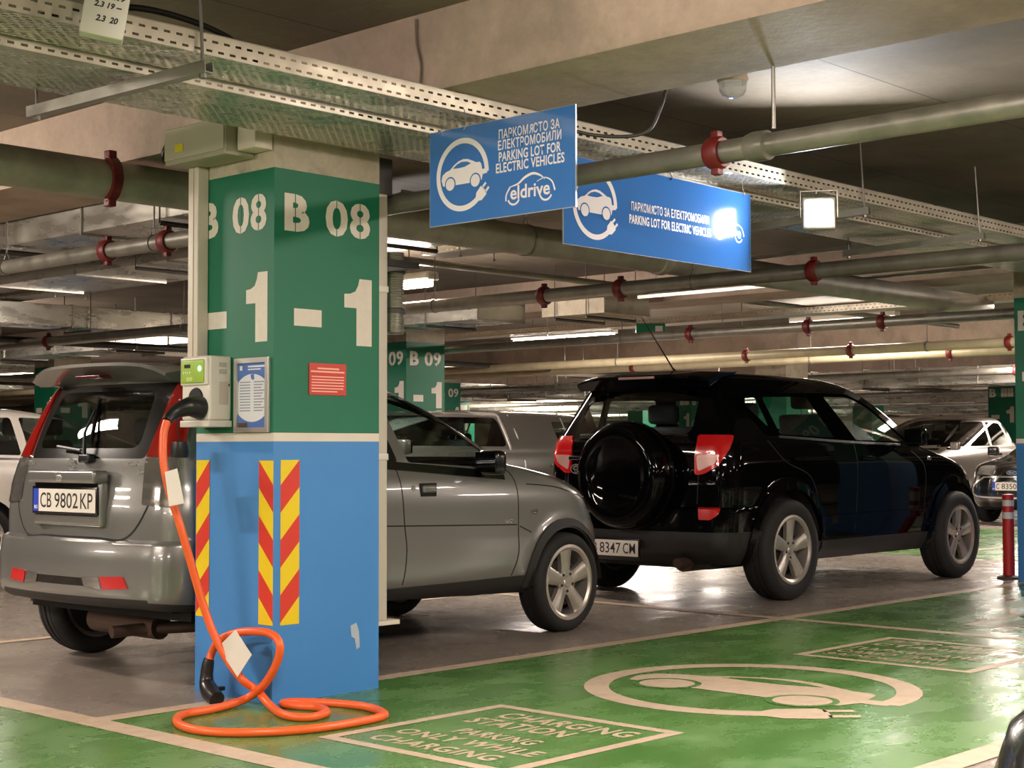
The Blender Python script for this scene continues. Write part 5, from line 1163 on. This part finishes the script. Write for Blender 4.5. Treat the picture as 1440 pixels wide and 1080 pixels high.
    for v, s in (('right', -1), ('left', 1)):
        ribbon(tree, v, [(0.95, 1.11), (0.945, 0.85), (0.94, 0.46)], 0.007, 'door_gap', M_SEAM, t, 0.001)
        ribbon(tree, v, [(1.86, 1.05), (2.03, 0.93), (2.04, 0.70), (2.02, 0.46)], 0.007, 'door_gap', M_SEAM, t, 0.001)
        ribbon(tree, v, [(-0.2, 1.13), (-0.02, 0.98), (0.3, 0.86), (0.42, 0.60), (0.40, 0.46)], 0.007, 'door_gap', M_SEAM, t, 0.001)
        ribbon(tree, v, [(0.40, 0.545), (0.95, 0.555), (2.0, 0.56)], 0.06, 'door_moulding', P, t, 0.004, 0.010)
        ribbon(tree, v, [(-0.05, 1.155), (0.9, 1.118), (1.8, 1.10)], 0.018, 'window_sill_trim', M_TRIMB, t, 0.003, 0.003)
        for hx in (0.16, 1.10):
            hp = surf(tree, v, hx, 1.0)[0]; MB().rbox(hx - 0.09, hx + 0.09, hp.y - 0.028, hp.y + 0.028, 0.985, 1.015, 0.012).build('door_handle', P, t)
        hp = surf(tree, v, 2.14, 0.99)[0]; MB().rbox(hp.x - 0.03, hp.x + 0.03, hp.y - 0.008, hp.y + 0.008, 0.975, 1.005, 0.007).build('side_repeater', M_CLEARL, t)
        mirror_part(t, 1.66, s * 0.92, 1.165, s, P)
    # rear door: joint, spare wheel cover, latch handle, emblem, plate
    ribbon(tree, 'rear', [(-0.59, 1.13), (-0.585, 0.9), (-0.575, 0.69)], 0.008, 'back_door_gap', M_SEAM, t, 0.0015)
    ribbon(tree, 'rear', [(0.60, 1.13), (0.595, 0.9), (0.585, 0.69)], 0.008, 'back_door_gap', M_SEAM, t, 0.0015)
    cov = MB().lathe([(0.0, 0.035), (0.10, 0.033), (0.215, 0.022), (0.24, 0.012), (0.262, 0.005), (0.30, 0.0), (0.335, 0.008), (0.36, 0.03), (0.375, 0.07), (0.378, 0.20), (0.37, 0.235), (0.0, 0.235)], 'x', n=64)
    cov.v = [(x - 0.985, y - 0.07, z + 0.885) for x, y, z in cov.v]; cv = cov.build('spare_wheel_cover', P, t, 50)
    MB().lathe([(0.376, -0.82), (0.384, -0.82), (0.384, -0.80), (0.376, -0.80)], 'x', (0, -0.07, 0.885), 64, True).build('cover_band', M_TRIMB, cv, 40)
    q = surf(tree, 'rear', 0.48, 0.96)[0]
    MB().rbox(q.x - 0.03, q.x + 0.01, 0.40, 0.56, 0.99, 1.02, 0.008).build('door_pull', M_TRIMB, t)
    B = frame_matrix((q.x - 0.012, 0.50, 0.925), (0, -1, 0), (0, 0, 1)); el = lambda a, b: [(a * math.cos(2 * PI * k / 32), b * math.sin(2 * PI * k / 32)) for k in range(33)]
    flat('emblem', strip(el(0.050, 0.033), 0.008) + strip([(x, y + 0.006) for x, y in el(0.030, 0.012)], 0.007) + strip(el(0.013, 0.030), 0.006), M_CHROME, t, B)
    plate(t, frame_matrix((-0.835, 0.10, 0.372), (0, -1, 0), (0, 0, 1)), [('CB', -0.205, -0.11), ('8347', -0.085, 0.105), ('CM', 0.125, 0.235)])
    ribbon(tree, 'rear', [(-0.48, 1.165), (-0.2, 1.17), (0.1, 1.165)], 0.012, 'rear_window_sill', M_TRIMB, t, 0.003, 0.004)
    wq = surf(tree, 'rear', 0.40, 1.17)[0]; MB().rbox(wq.x - 0.05, wq.x, 0.34, 0.46, 1.15, 1.18, 0.010).tube([(wq.x - 0.03, 0.40, 1.17), (wq.x - 0.005, 0.10, 1.21)], 0.008, 6).build('rear_wiper', M_BLACK, t)
    SPL = []
    for k in range(17):
        u = -1 + 2 * k / 16; y = 0.60 * u; e = 1 - u * u
        SPL.append([(-0.20, y * 0.95, 1.622 + 0.012 * e), (-0.48, y, 1.620 + 0.010 * e - 0.03 * abs(u) ** 6), (-0.635 + 0.05 * abs(u) ** 3, y, 1.585 + 0.012 * e - 0.03 * abs(u) ** 6), (-0.64 + 0.05 * abs(u) ** 3, y, 1.565 + 0.01 * e - 0.03 * abs(u) ** 6), (-0.56, y * 0.98, 1.50), (-0.42, y * 0.95, 1.51)])
    mb = MB(); n = 6
    for row in SPL: mb.v += row
    for k in range(len(SPL) - 1): mb.f += [(k * n + i, k * n + (i + 1) % n, (k + 1) * n + (i + 1) % n, (k + 1) * n + i) for i in range(n)]
    mb.f += [tuple(range(n)), tuple(16 * n + i for i in range(n))[::-1]]
    so = mb.build('roof_spoiler', P, t, 35)
    MB().rbox(-0.648, -0.60, -0.16, 0.16, 1.570, 1.588, 0.004).build('high_brake_lamp', mat('pale_brake_lens', '#b08a84', 0.25), so)
    MB().tube([(-0.30, -0.10, 1.63), (-0.34, -0.10, 1.66), (-0.60, -0.02, 2.02)], [0.012, 0.006, 0.003], 8).build('aerial', M_BLACK, t)
    for x in (0.0, 2.56):
        for s in (-1, 1): wheel(t, x, s * 0.79, R, 0.225, 0.235, s, 5, None, False, 0.28)
    MB().box(-0.62, 3.05, -0.62, 0.62, 0.24, 0.44).build('underbody', M_UNDER, t, 0)
    MB().tube([(0.0, -0.7, R), (0.0, 0.7, R)], 0.045, 10).build('rear_axle', mat('rusty_axle', '#5a463b', 0.8), t)
    MB().tube([(-0.15, -0.40, 0.29), (-0.66, -0.42, 0.29)], 0.075, 16).tube([(-0.60, -0.46, 0.295), (-0.80, -0.47, 0.285)], 0.034, 12).build('exhaust', M_EXH, t)
    MB().box(-0.66, -0.62, 0.50, 0.86, 0.12, 0.36).build('mud_flap', M_RUBBER, t, 0)
    interior(t, -0.55, 1.95, 0.72, 0.50, 1.22, 0.30, 1.78)
    bm.free(); return t
offroader()

# ---------------------------------------------------------------- cars farther back
def plain_car(label, loc, heading, P, kind, plate_text=None, tint=None, chrome=True, scale=1.0):
    t = thing('car', label, 'car', loc, heading, 'parked cars', scale); G = tint or M_GLASSD
    if kind == 'suv': wb, zb, zt, xf, xr, wd, xws, xwe, R = 2.67, 1.06, 1.66, 3.60, -0.92, 0.90, 2.20, 1.05, 0.35
    elif kind == 'van': wb, zb, zt, xf, xr, wd, xws, xwe, R = 2.70, 1.05, 1.47, 3.55, -0.95, 0.90, 2.30, 1.50, 0.33
    else: wb, zb, zt, xf, xr, wd, xws, xwe, R = 2.58, 0.98, 1.46, 3.45, -0.72, 0.88, 2.05, 0.95, 0.315
    k = zb; h = zt - zb
    xrt = xr + (0.12 if kind == 'van' else 0.38)
    LV = [dict(z=0.24, xr=xr + 0.12, xf=xf - 0.12, w=wd - 0.09, rr=0.2, rf=0.3, bf=0.14), dict(z=0.36, xr=xr + 0.02, xf=xf - 0.02, w=wd - 0.03, rr=0.2, rf=0.36, bf=0.16), dict(z=0.55, xr=xr, xf=xf, w=wd, rr=0.2, rf=0.4, bf=0.18), dict(z=k * 0.76, xr=xr + 0.02, xf=xf - 0.06, w=wd, rr=0.2, rf=0.42, bf=0.2),
          dict(z=k * 0.87, xr=xr + 0.03, xf=xf - 0.22, w=wd - 0.01, rr=0.2, rf=0.42, bf=0.22), dict(z=k * 0.95, xr=xr + 0.05, xf=xws + 0.55, w=wd - 0.03, rr=0.2, rf=0.3, bf=0.2), dict(z=k, xr=xr + 0.06, xf=xws + 0.12, w=wd - 0.05, rr=0.2, rf=0.14, bf=0.16), dict(z=k + 0.05, xr=xr + 0.08, xf=xws, w=wd - 0.065, rr=0.2, rf=0.12, bf=0.16),
          dict(z=k + h * 0.5, xr=(xr + xrt) / 2 + 0.02, xf=(xws * 0.5 + xwe * 0.5) + 0.1, w=wd - 0.15, rr=0.18, rf=0.14, bf=0.16), dict(z=k + h * 0.85, xr=xrt, xf=xwe + 0.1, w=wd - 0.24, rr=0.18, rf=0.16, bf=0.16), dict(z=k + h * 0.96, xr=xrt + 0.12, xf=xwe - 0.2, w=wd - 0.32, rr=0.2, rf=0.2, bf=0.14)]
    bm = body_shell(LV, 3, 0.03, ((0, R, R + 0.04, 0.015, 0.1), (wb, R, R + 0.04, 0.015, 0.1))); tree = BVHTree.FromBMesh(bm)
    z0, z1 = k + 0.06, k + h * 0.82
    xa, xb_ = xws - 0.12, xwe + 0.02; mid = (xb_ + xr) * 0.5 + 0.30
    for v in ('right', 'left'):
        if kind == 'van':
            part(bm, v, [(mid + 0.06, z0), (mid + 0.06, z1), (xb_, z1), (xa, z0 + 0.01)], 'front_door_window', G, t, 0, [0.06, 0.06, 0.10, 0.03])
            part(bm, v, [(xr + 0.25, z0 + 0.02), (xr + 0.30, z1 - 0.03), (xr + 0.80, z1 - 0.03), (xr + 0.80, z0 + 0.02)], 'rear_side_window', G, t, 0, 0.04)
        else:
            part(bm, v, [(mid + 0.06, z0), (mid + 0.03, z1), (xb_, z1 - 0.01), (xa, z0 - 0.02)], 'front_door_window', G, t, 0, [0.02, 0.03, 0.14, 0.03])
            part(bm, v, [(mid - 0.78, z0 + 0.02), (mid - 0.62, z1 - 0.02), (mid - 0.05, z1), (mid - 0.02, z0)], 'rear_door_window', G, t, 0, 0.03)
            part(bm, v, [(mid - 1.18, z0 + 0.10), (mid - 0.95, z1 - 0.06), (mid - 0.70, z1 - 0.03), (mid - 0.85, z0 + 0.04)], 'quarter_window', G, t, 0, 0.04)
    part(bm, 'front', [(-wd + 0.20, k + 0.07), (-wd + 0.34, k + h * 0.86), (wd - 0.34, k + h * 0.86), (wd - 0.20, k + 0.07)], 'windscreen', G, t, 0, 0.06)
    part(bm, 'rear', [(-wd + 0.26, k + 0.08), (-wd + 0.34, k + h * 0.80), (wd - 0.34, k + h * 0.80), (wd - 0.26, k + 0.08)], 'rear_window', G, t, 0, 0.06)
    for v, s in (('fr', -1), ('fl', 1)):
        part(bm, v, [(xf - 0.98, k * 0.72), (xf - 1.05, k * 0.84), (xf - 0.72, k * 0.85), (xf - 0.50, k * 0.76), (xf - 0.52, k * 0.70)], 'headlamp', M_CLEARL, t, 0.004, 0.03)
    for v, s in (('rr', -1), ('rl', 1)):
        part(bm, v, [(xr + 0.55, k * 0.72), (xr + 0.55, k * 0.95), (xr + 0.95, k * 0.95), (xr + 0.85, k * 0.74)], 'tail_lamp', M_REDL, t, 0.004, 0.03)
    part(bm, 'front', [(-0.62, 0.40), (-0.72, 0.50), (-0.52, 0.66), (0.52, 0.66), (0.72, 0.50), (0.62, 0.40)], 'grille', M_TRIMB, t, 0, 0.04)
    if chrome: ribbon(tree, 'front', [(-0.50, 0.665), (-0.70, 0.52), (-0.62, 0.395), (0, 0.385), (0.62, 0.395), (0.70, 0.52), (0.50, 0.665), (0, 0.675), (-0.50, 0.665)], 0.022, 'grille_chrome', M_CHROME, t, 0.004, 0.006, 4)
    arches(bm, t, (0.0, wb), R + 0.005, R + 0.05, wd)
    finish(bm, 'body', P, t)
    for v, s in (('right', -1), ('left', 1)):
        if kind == 'van':
            ribbon(tree, v, [(mid + 0.02, z0 - 0.04), (mid + 0.02, z1 - 0.02), (mid + 0.10, z1 + 0.03), (xb_, z1 + 0.025), (xa + 0.02, z0 + 0.02)], 0.025, 'window_trim', M_CHROME, t, 0.003, 0.004, 3)
            ribbon(tree, v, [(mid - 0.14, 0.45), (mid - 0.14, z1 + 0.03)], 0.014, 'door_edge_trim', M_CHROME, t, 0.003, 0.003, 4); ribbon(tree, v, [(mid - 0.90, 0.45), (mid - 0.92, z1), (mid - 0.98, z1 + 0.05)], 0.014, 'door_edge_trim', M_CHROME, t, 0.003, 0.003, 4)
        else:
            for xx in (mid + 0.01, mid - 0.80): ribbon(tree, v, [(xx, 0.40), (xx + 0.01, z0 - 0.04)], 0.007, 'door_gap', M_SEAM, t, 0.001)
            ribbon(tree, v, [(xa - 0.02, z0 - 0.05), (mid, z0 - 0.035), (mid - 0.9, z0)], 0.016, 'window_sill_trim', M_CHROME if chrome else M_TRIMB, t, 0.003, 0.003)
        for hx in (mid + 0.16, mid - 0.62):
            hp = surf(tree, v, hx, k * 0.88)[0]; MB().rbox(hx - 0.09, hx + 0.09, hp.y - 0.025, hp.y + 0.025, k * 0.88 - 0.014, k * 0.88 + 0.014, 0.01).build('door_handle', P, t)
        mirror_part(t, xa + 0.03, s * (wd + 0.03), k + 0.06, s, P)
    for x in (0.0, wb):
        for s in (-1, 1): wheel(t, x, s * (wd - 0.11), R, 0.21, R * 0.66, s, 5, None, True)
    MB().box(xr + 0.25, xf - 0.4, -wd + 0.3, wd - 0.3, 0.20, 0.42).build('underbody', M_UNDER, t, 0)
    interior(t, xr + 0.4, xws - 0.3, wd - 0.18, 0.50 if kind == 'suv' else 0.34, 1.12, 0.25, xws - 0.42)
    if plate_text:
        q = surf(tree, 'front', 0.0, 0.56)[0]
        plate(t, frame_matrix((q.x + 0.035, 0.0, 0.545), (0, 1, 0), (0, 0, 1)), plate_text)
        q = surf(tree, 'front', 0.0, 0.735)[0]; B = frame_matrix((q.x + 0.02, 0, 0.735), (0, 1, 0), (0, 0, 1))
        e = [(0.075 * math.cos(2 * PI * i / 32), 0.030 * math.sin(2 * PI * i / 32)) for i in range(33)]
        flat('emblem_oval', [e[:-1]], mat('badge_blue', '#1b2c55', 0.3), t, B); flat('emblem_rim', strip(e, 0.006), M_CHROME, t, B, 0.001)
        text_obj('emblem_script', 'Ford', M_CHROME, t, B @ Matrix.Translation((0, 0, 0.002)), box=(-0.045, 0.045, -0.014, 0.016), size=0.1, bold=0.002, shear=0.3)
    bm.free(); return t
plain_car('white hatchback at the left edge, behind the grey hatchback', (6.5, 13.1, 0), 0.0, paint('white_car_paint', '#d5cdc2', 0.0, 0.3), 'hatch', None, M_GLASS, False)
plain_car('dark grey van with pale trim lines, seen between the grey hatchback and the black off-roader', (11.62, 11.12, 0), PI, paint('dark_grey_van_paint', '#54504b', 0.3, 0.3), 'van', None, M_GLASS)
plain_car('silver crossover beyond the bonnet of the black off-roader', (26.4, 13.35, 0), PI, paint('silver_paint', '#b3aaa0', 0.45, 0.3), 'suv', None, M_GLASSD)
plain_car('black hatchback with a number plate facing us at the right edge behind the bollard', (23.95, 9.6, 0), PI, paint('black_paint_plain', '#100f0f', 0.1, 0.2), 'hatch', [('C', -0.20, -0.155), ('8350', -0.12, 0.10), ('KO', 0.135, 0.235)], M_GLASSD)
plain_car('distant parked silver hatchback far behind, left of the charging pillar', (13.5, 27.0, 0), 0.0, paint('silver_paint', '#b3aaa0', 0.45, 0.3), 'hatch', None, M_GLASSD, False)
plain_car('distant dark hatchback far behind, between the two middle pillars', (22.4, 19.0, 0), PI, paint('black_paint_plain', '#100f0f', 0.1, 0.2), 'hatch', None, M_GLASSD, False)

# the dark rounded car nose poking into the lower right corner
def corner_car():
    t = thing('car_front_corner', 'dark blurred corner of a car poking in at the bottom right of the picture', 'car', (2.59, 0.914, 0), 0)
    mb = MB().lathe([(0.0, 0.20), (0.24, 0.20), (0.29, 0.34), (0.31, 0.54), (0.28, 0.63), (0.20, 0.70), (0.0, 0.75)], 'z', n=40); mb.build('bumper_corner', M_TRIMB, t, 60)
    MB().lathe([(0.285, 0.34), (0.306, 0.35), (0.308, 0.46), (0.300, 0.48)], 'z', n=40, closed=True).build('pale_lower_band', mat('pale_grey_bumper', '#a89a8c', 0.5), t, 50)
    MB().lathe([(0.0, 0.0), (0.16, 0.0), (0.18, 0.02), (0.18, 0.20), (0.0, 0.20)], 'z', n=32).build('lower_skirt', M_CLAD, t, 50)
    return t
corner_car()
